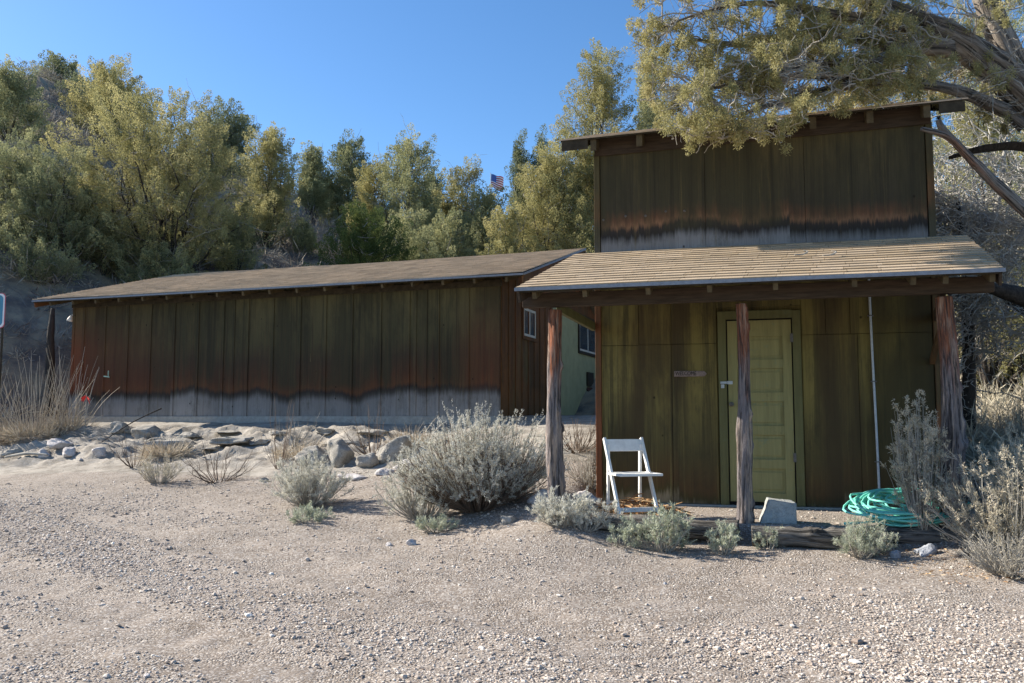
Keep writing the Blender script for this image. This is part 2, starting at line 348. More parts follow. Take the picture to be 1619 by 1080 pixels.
M['bark'] = bark("juniper_bark", (.23, .195, .16), (.27, .235, .20), 0, strips=(.42, .38, .33), fine=.6)
M['bark_dark'] = plain("dark_bark", (.055, .047, .04), .5, 14, .95, .8, (3, 3, .4), .02)
M['twig'] = plain("dead_grey_twig", (.33, .305, .26), .3, 6, .9, 0)
M['twig_brown'] = plain("brown_twig", (.16, .12, .09), .3, 6, .9, 0)
M['limb_red'] = bark("broken_limb", (.32, .285, .25), (.32, .29, .26), 0, strips=(.30, .15, .09))
M['log'] = bark("old_log_wood", (.25, .22, .18), (.28, .255, .22), 0, strips=(.20, .17, .14))
def foliage(name, pts, tr=.36):
    k = Mt(name, .75); a = k.attr("tone"); c = k.ramp(a, pts); k.col(c); k.p.inputs["Specular IOR Level"].default_value = .12
    t = k.N.new("ShaderNodeBsdfTranslucent"); k.l(c, t.inputs[0]); m = k.N.new("ShaderNodeMixShader"); m.inputs[0].default_value = tr
    out = k.N["Material Output"]; k.l(k.p.outputs[0], m.inputs[1]); k.l(t.outputs[0], m.inputs[2]); k.l(m.outputs[0], out.inputs[0])
    return k.m
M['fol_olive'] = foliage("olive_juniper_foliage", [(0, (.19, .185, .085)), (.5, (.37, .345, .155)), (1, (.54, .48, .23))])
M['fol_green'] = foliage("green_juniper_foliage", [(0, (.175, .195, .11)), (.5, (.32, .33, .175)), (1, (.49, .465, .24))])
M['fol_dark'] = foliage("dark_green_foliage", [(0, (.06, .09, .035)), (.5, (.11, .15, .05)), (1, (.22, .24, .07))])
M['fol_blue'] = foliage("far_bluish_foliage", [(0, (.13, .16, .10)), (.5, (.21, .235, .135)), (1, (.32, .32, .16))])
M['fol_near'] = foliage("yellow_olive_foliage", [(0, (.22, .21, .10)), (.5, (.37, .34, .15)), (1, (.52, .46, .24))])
M['sage'] = foliage("sage_leaf", [(0, (.38, .38, .325)), (.5, (.60, .59, .51)), (1, (.78, .75, .65))], .2)
M['sage_green'] = foliage("young_sage_leaf", [(0, (.26, .29, .21)), (.5, (.43, .46, .34)), (1, (.58, .59, .46))], .2)
M['sage_tan'] = foliage("dry_sage_leaf", [(0, (.30, .275, .205)), (.5, (.50, .46, .35)), (1, (.70, .61, .46))], .2)
M['straw'] = foliage("dry_grass_stem", [(0, (.30, .25, .18)), (.5, (.48, .41, .31)), (1, (.68, .60, .48))], .15)
M['scrub'] = foliage("hill_scrub_twig", [(0, (.15, .13, .125)), (.5, (.28, .25, .22)), (1, (.46, .41, .31))], .1)
M['litter'] = foliage("orange_litter", [(0, (.24, .12, .06)), (.5, (.50, .30, .14)), (1, (.66, .50, .30))], .1)
M['hose'] = plain("teal_hose_rubber", (.19, .60, .48), .15, 20, .4, 0)
def stone(name, a, b, sc=5):
    k = Mt(name, .92); n = k.noise(sc, None, 8, .7); f = k.noise(sc * 9, None, 4, .7)
    c = k.mix(k.ramp(n, [(.35, 0.0), (.65, 1.0)]), a, b); c = k.mix(k.ramp(f, [(.35, .5), (.5, 0.0)]), c, tuple(x * .45 for x in a))
    k.col(c); k.bump(k.ma('ADD', n, k.ma('MULTIPLY', f, .4)), .8, .03); return k.m
M['rock'] = stone("grey_bank_rock", (.25, .23, .195), (.45, .415, .36))
M['rock_pale'] = stone("pale_field_rock", (.46, .42, .40), (.62, .58, .55))
M['rock_blue'] = stone("blue_grey_rock", (.28, .30, .33), (.42, .43, .46))

# ground
k = Mt("gravel_ground", .95); o = k.sep()
big = k.noise(.35, None, 4, .6); mid = k.noise(2.2, None, 6, .65); fin = k.noise(38, None, 5, .7); grit = k.vor(75, None, 'F1', "Color"); gd = k.vor(75)
c = k.mix(k.ramp(mid, [(.35, 0.0), (.65, 1.0)]), (.165, .131, .10), (.275, .226, .182))
c = k.mix(k.ramp(big, [(.4, 0.0), (.6, .35)]), c, (.31, .265, .222))
gs = k.N.new("ShaderNodeSeparateColor"); k.l(grit, gs.inputs[0])
c = k.mix(k.ramp(gs.outputs[0], [(.55, 0.0), (.8, .55)]), c, (.56, .52, .47))
c = k.mix(k.ramp(gs.outputs[1], [(.75, 0.0), (.95, .6)]), c, (.17, .14, .12))
c = k.mix(k.ramp(fin, [(.35, .4), (.5, 0.0)]), c, (.17, .135, .11))
at_b = k.attr("tone")            # 0 yard, 1 bank (pale dirt), 2 hillside
c = k.mix(k.ramp(at_b, [(0.0, 0.0), (.5, .8)]), c, k.mix(k.ramp(k.noise(3, None, 7, .75), [(.4, 0.0), (.6, 1.0)]), (.22, .195, .16), (.44, .40, .34)))
c = k.mix(k.ramp(at_b, [(.5, 0.0), (1.0, 1.0)]), c, k.mix(k.ramp(k.noise(.6, None, 8, .7), [(.42, 0.0), (.58, 1.0)]), (.14, .12, .11), (.36, .29, .20)))
k.col(c); pm_ = k.ramp(k.noise(1.7, None, 5, .7), [(.42, .08), (.6, .9)]); hh = k.ma('ADD', k.ma('MULTIPLY', k.ma('MULTIPLY', gd, pm_), -1.0), k.ma('ADD', k.ma('MULTIPLY', fin, .55), k.ma('MULTIPLY', mid, .8))); k.bump(hh, .7, .022)
M['ground'] = k.m
k = Mt("gravel_stone", .9); a = k.attr("tone"); k.col(k.ramp(a, [(0, (.20, .15, .115)), (.3, (.37, .295, .235)), (.6, (.52, .44, .365)), (.85, (.65, .575, .49)), (1, (.80, .74, .65))])); M['gravel'] = k.m

def axis(a, b, step, lo, hi, g=1.12):
    c = list(np.arange(a, b, step)); s = step; x = a; L = []
    while x > lo: s *= g; x -= s; L.append(x)
    s = step; x = c[-1]; H = []
    while x < hi: s *= g; x += s; H.append(x)
    return np.array(L[::-1] + c + H)
gx = axis(-13, 8.5, .075, -600, 600); gy = axis(3.6, 19, .07, -300, 900)
GX, GY = np.meshgrid(gx, gy); GZ = ground_z(GX.ravel(), GY.ravel())
nx, ny = len(gx), len(gy); ii = np.arange(nx - 1)[None, :] + np.arange(ny - 1)[:, None] * nx
GF = np.stack([ii, ii + 1, ii + 1 + nx, ii + nx], -1).reshape(-1, 4)
s2, n2 = inv(LB_A, LB_T, GX.ravel(), GY.ravel())
bank = sstep(3.5, 2.9, n2 + .35 * fbm(GX.ravel() * .8, GY.ravel() * .8, seed=44, o=3)) * sstep(2.0, 1.0, s2) * .5
D = np.hypot(GX.ravel(), GY.ravel()); tone = np.maximum(bank, sstep(19, 23, D))
tone = np.maximum(tone, .5 + .5 * sstep(-1, -4, n2) * (GY.ravel() > 12) * 1.0) * ((n2 < 3.6) | (D > 19))
me = npmesh("ground", np.stack([GX.ravel(), GY.ravel(), GZ], 1), GF, tone)
g = link("ground", me, M['ground'], smooth=True); tag(g, kind="structure")

# ------------------------------------------------------------------ scattered gravel (one stuff object)
rng = np.random.RandomState(11)
def gravel():
    n = 230000
    Y = 4.2 + (rng.rand(n) ** 1.35) * 9.5; X = (rng.rand(n) * 2 - 1) * (Y * .62 + .3)
    uu = (X + Y - 4.2) / 1.414; m = .45 * vnoise(X * .55 + .25 * Y, Y * .75, seed=21) + .35 * vnoise(X * 2, Y * 2, seed=22) + .75 * np.exp(-((uu - .2) / .5) ** 2) + .6 * np.exp(-((uu + 1.9) / .6) ** 2) + .5 * sstep(6.2, 4.8, Y) * sstep(.2, 1.4, X) - .22 - .45 * sstep(5.9, 6.9, Y) * sstep(-.5, 1.0, X)
    keep = rng.rand(n) < np.clip(.30 + .85 * m, .07, 1) * (1 - .8 * np.clip(track(X, Y)[1], 0, 1)); X = X[keep]; Y = Y[keep]; n = len(X)
    s, nn = inv(SH_A, SH_T, X, Y); ok = ~((nn < 0.05) & (s > -.1)); s2, n2 = inv(LB_A, LB_T, X, Y); ok &= n2 > 2.6
    X = X[ok]; Y = Y[ok]; n = len(X)
    size = .85 * np.clip(rng.lognormal(math.log(.0066), .45, n), .0025, .026) * (.72 + .06 * Y)
    big = rng.rand(n) < .006; size[big] *= 1.8
    Z = ground_z(X, Y) + size * .15
    a_ = .52
    base = np.array([(x, y, z) for z, r_ in ((-a_, .72), (.35, .95), (.8, .45)) for x, y in ((r_, 0), (.3 * r_, .95 * r_), (-.8 * r_, .6 * r_), (-.8 * r_, -.6 * r_), (.3 * r_, -.95 * r_))] + [(0, 0, .98)], float)
    V = base[None] + rng.uniform(-.13, .13, (n, 16, 3)); th = rng.rand(n) * 6.28; c, s_ = np.cos(th), np.sin(th)
    V[:, :, 2] *= rng.uniform(.4, .8, n)[:, None]; V[:, :, 0] *= rng.uniform(.8, 1.4, n)[:, None]
    x = V[:, :, 0] * c[:, None] - V[:, :, 1] * s_[:, None]; y = V[:, :, 0] * s_[:, None] + V[:, :, 1] * c[:, None]
    V[:, :, 0] = x; V[:, :, 1] = y; V *= size[:, None, None]; V += np.stack([X, Y, Z], 1)[:, None, :]
    f = np.array([t_ for k_ in (0, 5) for i_ in range(5) for t_ in ((k_ + i_, k_ + (i_ + 1) % 5, k_ + 5 + (i_ + 1) % 5), (k_ + i_, k_ + 5 + (i_ + 1) % 5, k_ + 5 + i_))] + [(10 + i_, 10 + (i_ + 1) % 5, 15) for i_ in range(5)])
    F = (f[None] + np.arange(n)[:, None, None] * 16).reshape(-1, 3)
    t = np.clip(rng.normal(.58, .2, n), 0, 1)
    me = npmesh("gravel", V.reshape(-1, 3), F, np.repeat(t, 16)); o = link("gravel", me, M['gravel'])
    tag(o, "loose pale gravel strewn over the dirt yard", "gravel", kind="stuff")
gravel()

# ------------------------------------------------------------------ roofs
def shingles(x0, x1, p0, p1, rows, tabw, lift, name, m, parent, seed=0, sag=0.0):
    """Rows of tabs from the eave p0=(y,z) up to the ridge p1=(y,z); every tab a little wedge."""
    r = np.random.RandomState(seed); V = []; F = []; T = []
    d = np.array([p1[0] - p0[0], p1[1] - p0[1]]); L = np.linalg.norm(d); u = d / L; nrm = np.array([-u[1], u[0]])
    if nrm[1] < 0: nrm = -nrm
    step = L / rows
    for i in range(rows):
        a = i * step; x = x0 - r.rand() * tabw
        while x < x1:
            e = x + tabw; xa = max(x, x0) + .002; xb = min(e, x1) - .002
            if xb - xa > .02:
                j = r.uniform(-.005, .005); low = a + j; up = a + step * 1.02; h = lift * r.uniform(.92, 1.08); b = len(V)
                def pt(xx, q, hh): sg = sag * math.sin(xx * 1.7) * .5 + sag * math.sin(xx * .63 + 1); pp = np.array(p0) + u * q + nrm * hh; return (xx, pp[0], pp[1] + sg)
                for xx in (xa, xb):
                    dj = 0.0
                    V += [pt(xx, low + dj, -.004), pt(xx, low + dj, h), pt(xx, up, .001), pt(xx, up, -.006)]
                F += [(b, b + 4, b + 5, b + 1), (b + 1, b + 5, b + 6, b + 2), (b, b + 1, b + 2, b + 3), (b + 4, b + 7, b + 6, b + 5)]
                T += [r.rand()] * 8
            x = e
    me = npmesh(name, V, F, T); return link(name, me, m, parent)

# ------------------------------------------------------------------ the porch shed
shed = empty("storage_shed", (SH_A[0], SH_A[1], 0), -R(SH_T))
tag(shed, "tall dark green board shed with a tan shingled porch roof on log posts", "shed")
W = 3.80; DEP = 4.2
def rt(s): return 4.54 + .018 * s        # top of the front wall
# lower front wall of plywood sheets with a door opening
fw = MB()
fw.box(.0, 1.43, .028, .06, .36, 3.3); fw.box(2.35, W, .028, .06, .36, 3.3); fw.box(1.43, 2.35, .028, .06, 2.55, 3.3)
def sheet(a, b, z0, z1, d=0.0): fw.box(a + .003, b - .003, d, .03, z0 + .003, z1 - .003)
for a, b in ((.07, .9), (.9, 1.42)): sheet(a, b, .36, 2.205)
for a, b, d in ((.07, .52, 0), (.52, .9, .004), (.9, 1.42, -.003)): sheet(a, b, 2.205, 3.3, d)
sheet(1.42, 2.36, 2.62, 3.3)
for a, b, d in ((2.36, 2.62, 0), (2.62, 2.88, .003), (2.88, 3.72, -.003)): sheet(a, b, 2.28, 3.3, d)
for a, b, d in ((2.36, 2.95, 0), (2.95, 3.72, .002)): sheet(a, b, .36, 2.28, d)
fw.build("porch_wall", M['wall_porch'], shed)
uw = MB()
for a, b, d in ((.075, 1.32, 0), (1.32, 2.44, .004), (2.44, 3.72, 0)):
    uw.box(a + .002, b - .002, d, .05, 3.26, 0, sh=lambda v: (v[0], v[1], v[2] if v[2] > 1 else rt(v[0])))
uw.box(.01, 3.79, .051, .09, 3.2, 4.6); uw.build("upper_wall", M['wall_upper'], shed)
cb = MB()
cb.box(.0, .068, -.018, .09, .36, 4.56); cb.build("corner_board", M['corner'], shed, bevel=.003)
cb = MB(); cb.box(3.73, 3.80, -.018, .09, .36, 4.62); cb.build("corner_board", M['corner'], shed, bevel=.003)
sw = MB(); sw.box(.004, .05, .092, DEP, .36, 4.5); sw.box(3.75, 3.796, .092, DEP, .36, 4.55); sw.box(.05, 3.75, DEP - .05, DEP - .004, .36, 4.5)
sw.build("side_wall", M['wall_porch'], shed)
sl = MB(); sl.box(-.03, 3.83, -.045, DEP, .16, .357); sl.build("foundation", M['concrete'], shed, bevel=.01)
# upper roof: thin deck, fascia, lookouts
def up(v): return (v[0], v[1], v[2] + .018 * v[0] + .345 * (v[1] if v[1] < 2.1 else 4.2 - v[1]) + .345 * .26)
def up0(v): return (v[0], v[1], v[2] + .018 * v[0])
ur = MB(); ur.box(-.36, 4.10, -.262, 2.1, 4.672, 4.692, sh=up); ur.box(-.36, 4.10, 2.1, DEP + .2, 4.672, 4.692, sh=up); ur.build("upper_roof", M['dark_wood'], shed)
shu = shingles(-.38, 4.12, (-.28, 4.690), (2.1, 4.694 + .345 * 2.36), 16, .3, .009, "upper_shingles", M['shingle_left'], shed, 5)
shu.data.transform(Matrix(((1, 0, 0, 0), (0, 1, 0, 0), (.018, 0, 1, 0), (0, 0, 0, 1))))
for x0, x1, y0, y1 in ((-.35, -.32, -.348, -.03), (4.06, 4.09, 3.83, 4.088)):
    fa = MB(); fa.box(x0, x1, -.24, 2.1, 4.56, 4.670, sh=up); fa.box(y0, y1, -.262, -.243, 4.565, 4.670, sh=up0); fa.bar((x0 + .015, -.25, 4.60 + .018 * x0), (x0 + .015, -.22, 4.60 + .018 * x0), .028, .06)
    fa.build("fascia", M['dark_wood'], shed)
bk_ = MB(); bk_.box(.01, 3.79, -.03, -.012, 4.53, 4.74, sh=up0); bk_.build('blocking_board', M['beam'], shed)
for x in (.0, .55, 1.2, 1.85, 2.5, 3.1, 3.68):
    b = MB(); b.box(x, x + .07, -.24, .6, 4.53, 4.669, sh=up); b.build("rafter", M['rafter'], shed)
for sx, z in ((.11, 3.74), (.38, 3.77), (.62, 3.76), (.86, 3.80), (1.08, 3.79)):     # old bolt heads on the upper wall
    V, F = tubes([[(sx, -.012, z), (sx, -.004, z), (sx, .003, z)]], [[.001, .013, .018]], 8); link("bolt_head", npmesh("bolt_head", V, F), M['brass'], shed)
# porch roof
EV = (-1.90, 2.655); RG = (-.0, 3.335)          # (y, z) at drip edge and at the wall
pr = empty("porch_roof_frame", (0, 0, 0)); bpy.data.objects.remove(pr)
dk = MB()
EV0 = EV; EV = (EV[0], EV[1] - .012); dk.add([(-.47, EV[0] + .02, EV[1] - .03), (3.97, EV[0] + .02, EV[1] - .03), (4.08, 0, RG[1] - .03), (-.25, 0, RG[1] - .03),
        (-.47, EV[0] + .02, EV[1] - .004), (3.97, EV[0] + .02, EV[1] - .004), (4.08, 0, RG[1] - .004), (-.25, 0, RG[1] - .004)],
       [(0, 3, 2, 1), (4, 5, 6, 7), (0, 1, 5, 4), (1, 2, 6, 5), (2, 3, 7, 6), (3, 0, 4, 7)])
EV = EV0; deck = dk.build("porch_roof", M['dark_wood'], shed)
ps = shingles(-.48, 3.98, EV, RG, 15, .30, .013, "shingles", M['shingle_porch'], deck, 3, .006)
# skew the rakes a little, as the roof edges run out of square
co = np.empty(len(ps.data.vertices) * 3, np.float32); ps.data.vertices.foreach_get("co", co); co = co.reshape(-1, 3)
t_ = (co[:, 1] - EV[0]) / (RG[0] - EV[0]); mid = 1.75; xl = -.48 + .24 * t_; xr = 3.98 + .12 * t_; co[:, 0] = xl + (co[:, 0] + .48) / 4.46 * (xr - xl)
ps.data.vertices.foreach_set("co", co.ravel()); ps.data.update()
b = MB(); b.bar((-.49, EV[0] - .008, EV[1] - .012), (3.99, EV[0] - .008, EV[1] - .012), .012, .034); b.build("drip_edge", M['metal'], deck)
b = MB(); b.bar((-.455, EV[0] + .03, EV[1] - .09), (-.235, -.03, RG[1] - .11), .022, .11); b.build("rake_board", M['beam'], deck)
b = MB(); b.bar((3.955, EV[0] + .03, EV[1] - .09), (4.065, -.03, RG[1] - .11), .022, .11); b.build("rake_board", M['beam'], deck)
b = MB(); b.box(-.50, 3.98, -1.56, -1.46, 2.50, 2.645); b.build("porch_beam", M['beam'], shed, bevel=.005)
slope = (RG[1] - EV[1]) / (RG[0] - EV[0])
for x in (-.30, .22, .85, 1.44, 2.05, 2.75, 3.25, 3.52, 3.9):
    b = MB(); y0 = EV[0] + .06; b.bar((x, y0, EV[1] - .083 + .06 * slope), (x, -.02, RG[1] - .083), .045, .09); b.build("rafter", M['rafter'], shed)
b = MB(); b.bar((-.13, -1.46, 2.50), (-.02, .02, 2.44), .05, .10); b.build("tie_beam", M['trim'], shed, bevel=.004)
b = MB(); b.bar((3.56, -1.46, 2.50), (3.76, -.02, 2.44), .05, .09); b.build("tie_beam", M['beam'], shed, bevel=.004)
b = MB(); b.bar((3.70, -.9, 2.45), (3.70, -.02, 1.95), .05, .06); b.build("brace", M['rust_board'], shed)
# log posts
for x, zb, zt, rr, sd, lean in ((-.16, .28, 2.47, (.080, .088, .082, .068, .066), 4, .02), (1.73, .2, 2.47, (.080, .075, .076, .054, .052), 9, -.015), (3.57, .1, 2.47, (.105, .102, .095, .078, .07), 2, -.03)):
    me = log_mesh("post", [(x + lean, -1.5, zb), (x, -1.51, .9), (x - lean * .6, -1.5, 1.6), (x + lean * .2, -1.5, zt)], rr, 36, 170, .13, sd, .10, 9)
    link("post", me, M['post'], shed)
# door with frame
fr_ = MB(); fr_.box(1.435, 1.528, -.022, .03, .36, 2.575); fr_.box(2.262, 2.352, -.022, .03, .36, 2.565); fr_.box(1.528, 2.262, -.022, .03, 2.48, 2.575)
df = fr_.build("door_frame", M['trim'], shed, bevel=.003)
gp = MB(); gp.box(1.53, 2.26, .022, .05, .37, 2.478); gp.build("door_reveal", M['black'], df)
dr = MB(); a, b_ = 1.542, 2.248; dr.box(a, 1.645, -.004, .02, .40, 2.462); dr.box(2.15, b_, -.004, .02, .40, 2.462)
zs = [(.40, .50), (.772, .878), (1.15, 1.256), (1.528, 1.634), (1.906, 2.012), (2.276, 2.462)]
for z0, z1 in zs: dr.box(1.645, 2.15, -.0038, .02, z0, z1)
for i in range(5):
    z0 = zs[i][1]; z1 = zs[i + 1][0]
    dr.box(1.645, 2.15, .018, .0215, z0, z1); dr.box(1.68, 2.115, .008, .0185, z0 + .04, z1 - .04)
door = dr.build("door", M['door'], shed, bevel=.0025)
kn = MB(); V, F = tubes([[(1.575, -.005, 1.50), (1.575, -.03, 1.50), (1.575, -.035, 1.50), (1.575, -.055, 1.50), (1.575, -.065, 1.50), (1.575, -.066, 1.50)]], [[.026, .024, .012, .026, .02, .001]], 14)
link("knob", npmesh("knob", V, F), M['brass'], door, True)
hs = MB(); hs.box(1.455, 1.53, -.03, -.023, 1.735, 1.762); hs.box(1.53, 1.592, -.018, -.006, 1.73, 1.768); hs.box(1.462, 1.50, -.048, -.028, 1.685, 1.728)
hs.build("hasp", M['steel'], door, bevel=.003)
for z in (.85, 2.2): h = MB(); h.box(2.236, 2.268, -.028, -.023, z, z + .1); h.build("hinge", M['brass'], door)
# arrow sign on the wall
sg = MB(); pts = [(.93, 0), (1.20, 0), (1.275, .0), (1.305, .03), (1.275, .062), (.93, .066)]
z0 = 1.825; vs = [(x, -.016, z0 + z) for x, z in pts] + [(x, -.001, z0 + z) for x, z in pts]
sg.add(vs, [tuple(range(6))[::1], tuple(range(11, 5, -1))] + [(i, i + 6, (i + 1) % 6 + 6, (i + 1) % 6) for i in range(6)])
sign = sg.build("arrow_sign", plain("sign_board", (.24, .18, .155), .3, 40, .9, .4), None, bevel=.002)
sign.location = shed.location; sign.rotation_euler = shed.rotation_euler
tag(sign, "small brown wooden arrow sign on the green wall left of the door", "sign")
fc = bpy.data.curves.new("sign_lettering", 'FONT'); fc.body = "WELCOME"; fc.size = .062; fc.extrude = .001; fc.align_y = 'CENTER'
fo = bpy.data.objects.new("lettering", fc); COL.objects.link(fo); fo.parent = sign; fo.location = (.945, -.0175, z0 + .034); fo.rotation_euler = (R(90), 0, 0); fo.scale = (.8, 1, 1)
fc.materials.append(M['black'])
bpy.context.view_layer.update(); lm = bpy.data.meshes.new_from_object(fo.evaluated_get(bpy.context.evaluated_depsgraph_get())); mw = (fo.location.copy(), fo.rotation_euler.copy(), fo.scale.copy()); bpy.data.objects.remove(fo)
lo = bpy.data.objects.new("lettering", lm); COL.objects.link(lo); lo.parent = sign; lo.location, lo.rotation_euler, lo.scale = mw
# conduit pipe on the wall
x = 3.09; V, F = tubes([[(x + .03, -.03, .42), (x + .022, -.03, 1.2), (x + .008, -.03, 2.0), (x, -.03, 2.7), (x, -.03, 3.15)]], [[.013] * 5], 10)
pipe = link("conduit_pipe", npmesh("conduit_pipe", V, F), M['steel'], shed, True)
for z, d in ((2.47, .002), (1.74, .013), (.86, .026)): c_ = MB(); c_.box(x + d - .03, x + d + .03, -.047, -.002, z, z + .012); c_.build("pipe_clamp", M['brass'], pipe)

# ------------------------------------------------------------------ the long building
lb = empty("long_building", (LB_A[0], LB_A[1], 0), -R(LB_T))
tag(lb, "long low building with dark stained board wall and weathered shingle roof", "building")
L0 = -10.12; ZB = 1.375; ZT = 3.80
w = MB(); w.box(L0, 0, 0, .06, ZB, ZT + .16)
r = random.Random(3); x = -.035; xs = []
while x > L0 + .1: xs.append(x); x -= .612 + r.uniform(-.02, .02)
for i, x in enumerate(xs): hw = r.choice((.028, .03, .036)); w.box(x - hw, x + hw, -.02, .0, ZB + .002, ZT - .002)
for x in (L0 + .04, -5.85, -1.5, -8.6, -4.3, -1.72): w.box(x - .035, x + .03, -.014, -.0, ZB + .004, ZT - .004)
w.build("front_wall", M['wall_left'], lb)
fd = MB(); fd.box(L0 - .02, .02, -.03, 8.0, .75, ZB - .002); fd.build("foundation", M['concrete'], lb, bevel=.01)
sw = MB(); gp_ = lambda v: v
sw.box(-.05, -.002, .062, 3.5, ZB, ZT + .1)
for i in range(9): y = .08 + i * .40; sw.box(-.002, .018, y, y + .05, ZB, 3.9 + .12)
sd = sw.build("boarded_side_wall", M['rust_board'], lb)
ry = 4.0; RZ = 5.17
gb = MB(); gb.add([(-.002, .0, ZT + .08), (-.002, ry, RZ - .1), (-.002, 8, ZT + .08), (-.05, .0, ZT + .08), (-.05, ry, RZ - .1), (-.05, 8, ZT + .08)], [(0, 2, 1), (3, 4, 5), (0, 1, 4, 3), (1, 2, 5, 4), (0, 3, 5, 2)])
gb.add([(L0, .0, ZT + .08), (L0, ry, RZ - .1), (L0, 8, ZT + .08), (L0 + .05, .0, ZT + .08), (L0 + .05, ry, RZ - .1), (L0 + .05, 8, ZT + .08)], [(0, 1, 2), (3, 5, 4), (0, 3, 4, 1), (1, 4, 5, 2), (0, 2, 5, 3)])
gb.box(L0, L0 + .05, .06, 8, ZB, ZT + .08); gb.box(L0, 0, 7.94, 8, ZB, ZT)
gb.build("gable", M['rust_board'], lb)
gw = MB(); gw.box(-.05, 0, 3.5, 7.94, ZB, ZT + .078); gwo = gw.build("green_side_wall", M['green_wall'], lb)
def win(y0, y1, z0, z1, mname):
    f = MB(); t = .07
    for a, b, c, d in ((y0 - t, y1 + t, z1, z1 + t), (y0 - t, y1 + t, z0 - t, z0), (y0 - t, y0, z0, z1), (y1, y1 + t, z0, z1)): f.box(.0, .035, a, b, c, d)
    fo = f.build("window", M[mname], lb)
    s_ = MB(); t = .05
    for a, b, c, d in ((y0, y1, z1 - t, z1), (y0, y1, z0, z0 + t), (y0, y0 + t, z0, z1), (y1 - t, y1, z0, z1), ((y0 + y1) / 2 - .02, (y0 + y1) / 2 + .02, z0, z1)): s_.box(.004, .026, a, b, c, d)
    s_.build("sash", M['frame_white'], fo)
    g_ = MB(); g_.box(.003, .010, y0, y1, z0, z1); g_.build("pane", M['glass'], fo)
win(1.35, 2.15, 2.98, 3.55, 'rust_board'); win(5.75, 7.5, 3.0, 3.85, 'dark_wood')
b = MB(); b.box(0, .05, 6.5, 7.1, 2.15, 2.5); b.build("meter_box", M['dark_wood'], lb)
b = MB(); b.bar((.7, 6.0, 1.36), (.03, 6.6, 2.1), .2, .03)
bo = b.build("leaning_board", plain("red_brown_board", (.09, .035, .02), .3, 8), None); bo.location = lb.location; bo.rotation_euler = lb.rotation_euler
tag(bo, "dark red board leaning on the green wall between the buildings", "board")
EY = -.52; EZ = 3.90
def slab(name, y0, z0, y1, z1, m, x0=L0 - .6, x1=.62):
    b = MB(); b.add([(x0, y0, z0 - .03), (x1, y0, z0 - .03), (x1, y1, z1 - .03), (x0, y1, z1 - .03), (x0, y0, z0), (x1, y0, z0), (x1, y1, z1), (x0, y1, z1)],
                    [(0, 3, 2, 1), (4, 5, 6, 7), (0, 1, 5, 4), (1, 2, 6, 5), (2, 3, 7, 6), (3, 0, 4, 7)]); return b.build(name, m, lb)
rf = slab("roof", EY, EZ - .01, ry, RZ - .02, M['dark_wood']); shingles(L0 - .62, .64, (EY - .02, EZ + .02), (ry, RZ + .004), 34, .30, .016, "shingles", M['shingle_left'], rf, 8, .012)
rb = slab("back_roof", ry + .001, RZ, 8.5, EZ, M['shingle_left'])
b = MB(); b.bar((L0 - .62, EY - .025, EZ - .005), (.64, EY - .025, EZ - .005), .012, .035); b.build("drip_edge", M['metal'], rf)
b = MB()
b.bar((.61, EY + .02, EZ - .075), (.61, ry, RZ - .09), .03, .15); b.build("rake_board", M['rust_board'], rf)
b = MB(); b.bar((.638, EY + .0, EZ + .0), (.638, ry, RZ - .0), .02, .04); b.build("rake_edge", M['metal'], rf)
b = MB(); b.bar((L0 - .58, EY + .02, EZ - .075), (L0 - .58, ry, RZ - .09), .03, .13); b.build("rake_board", M['rust_board'], rf)
b = MB(); b.box(L0, .05, -.045, -.022, ZT - .02, ZT + .10); b.build("frieze_board", M['dark_wood'], lb)
sl_ = (RZ - EZ) / (ry - EY); x = .3
while x > L0 - .5:
    b = MB(); b.bar((x, EY + .03, EZ - .07), (x, .6, EZ - .07 + (.6 - EY - .03) * sl_), .045, .10); b.build("rafter", M['rafter'], lb); x -= .622
b = MB(); b.bar((-9.02, -.02, 2.23), (-9.02, -.09, 2.23), .02, .02); b.bar((-9.1, -.09, 2.24), (-8.95, -.09, 2.22), .02, .022); b.bar((-8.98, -.09, 2.23), (-8.98, -.09, 2.36), .014, .014)
b.build("faucet", plain("pale_green_faucet", (.35, .5, .4), .2, 20), lb)
V, F = tubes([[(L0 - .10, .05, 3.62), (L0 - .12, .05, 3.55), (L0 - .13, .05, 3.50), (L0 - .14, .05, 3.49)]], [[.02, .06, .072, .01]], 14)
V2, F2 = tubes([[(L0 + .0, .05, 3.62), (L0 - .08, .05, 3.64)]], [[.015, .015]], 8)
link("porch_lamp", npmesh("porch_lamp", np.r_[V, V2], np.r_[F, F2 + len(V)]), M['white'], lb, True)
b = MB(); b.box(-4.02, -4.0, -.006, -.001, 2.45, 2.62); b.build("paint_drip", M['rafter'], lb)

# ------------------------------------------------------------------ foliage builders
def leaves(C, Dr, L, Wd, rg, out=None):
    """rhombus leaves: base C, direction Dr, length L, width Wd"""
    n = len(C); r3 = rg.normal(size=(n, 3)) if out is None else out + rg.normal(size=(n, 3)) * .38; S = np.cross(Dr, r3); S /= np.linalg.norm(S, axis=1, keepdims=True) + 1e-9
    L = np.broadcast_to(L, n)[:, None]; Wd = np.broadcast_to(Wd, n)[:, None]
    V = np.stack([C, C + Dr * L * .5 + S * Wd * .5, C + Dr * L, C + Dr * L * .5 - S * Wd * .5], 1).reshape(-1, 3)
    F = np.arange(n * 4).reshape(-1, 4); return V, F
def unit(v): return v / (np.linalg.norm(v, axis=-1, keepdims=True) + 1e-9)
def join(parts):
    V = []; F = []; o = 0
    for v, f in parts: V.append(v); F.append(f + o); o += len(v)
    return np.concatenate(V), np.concatenate(F)

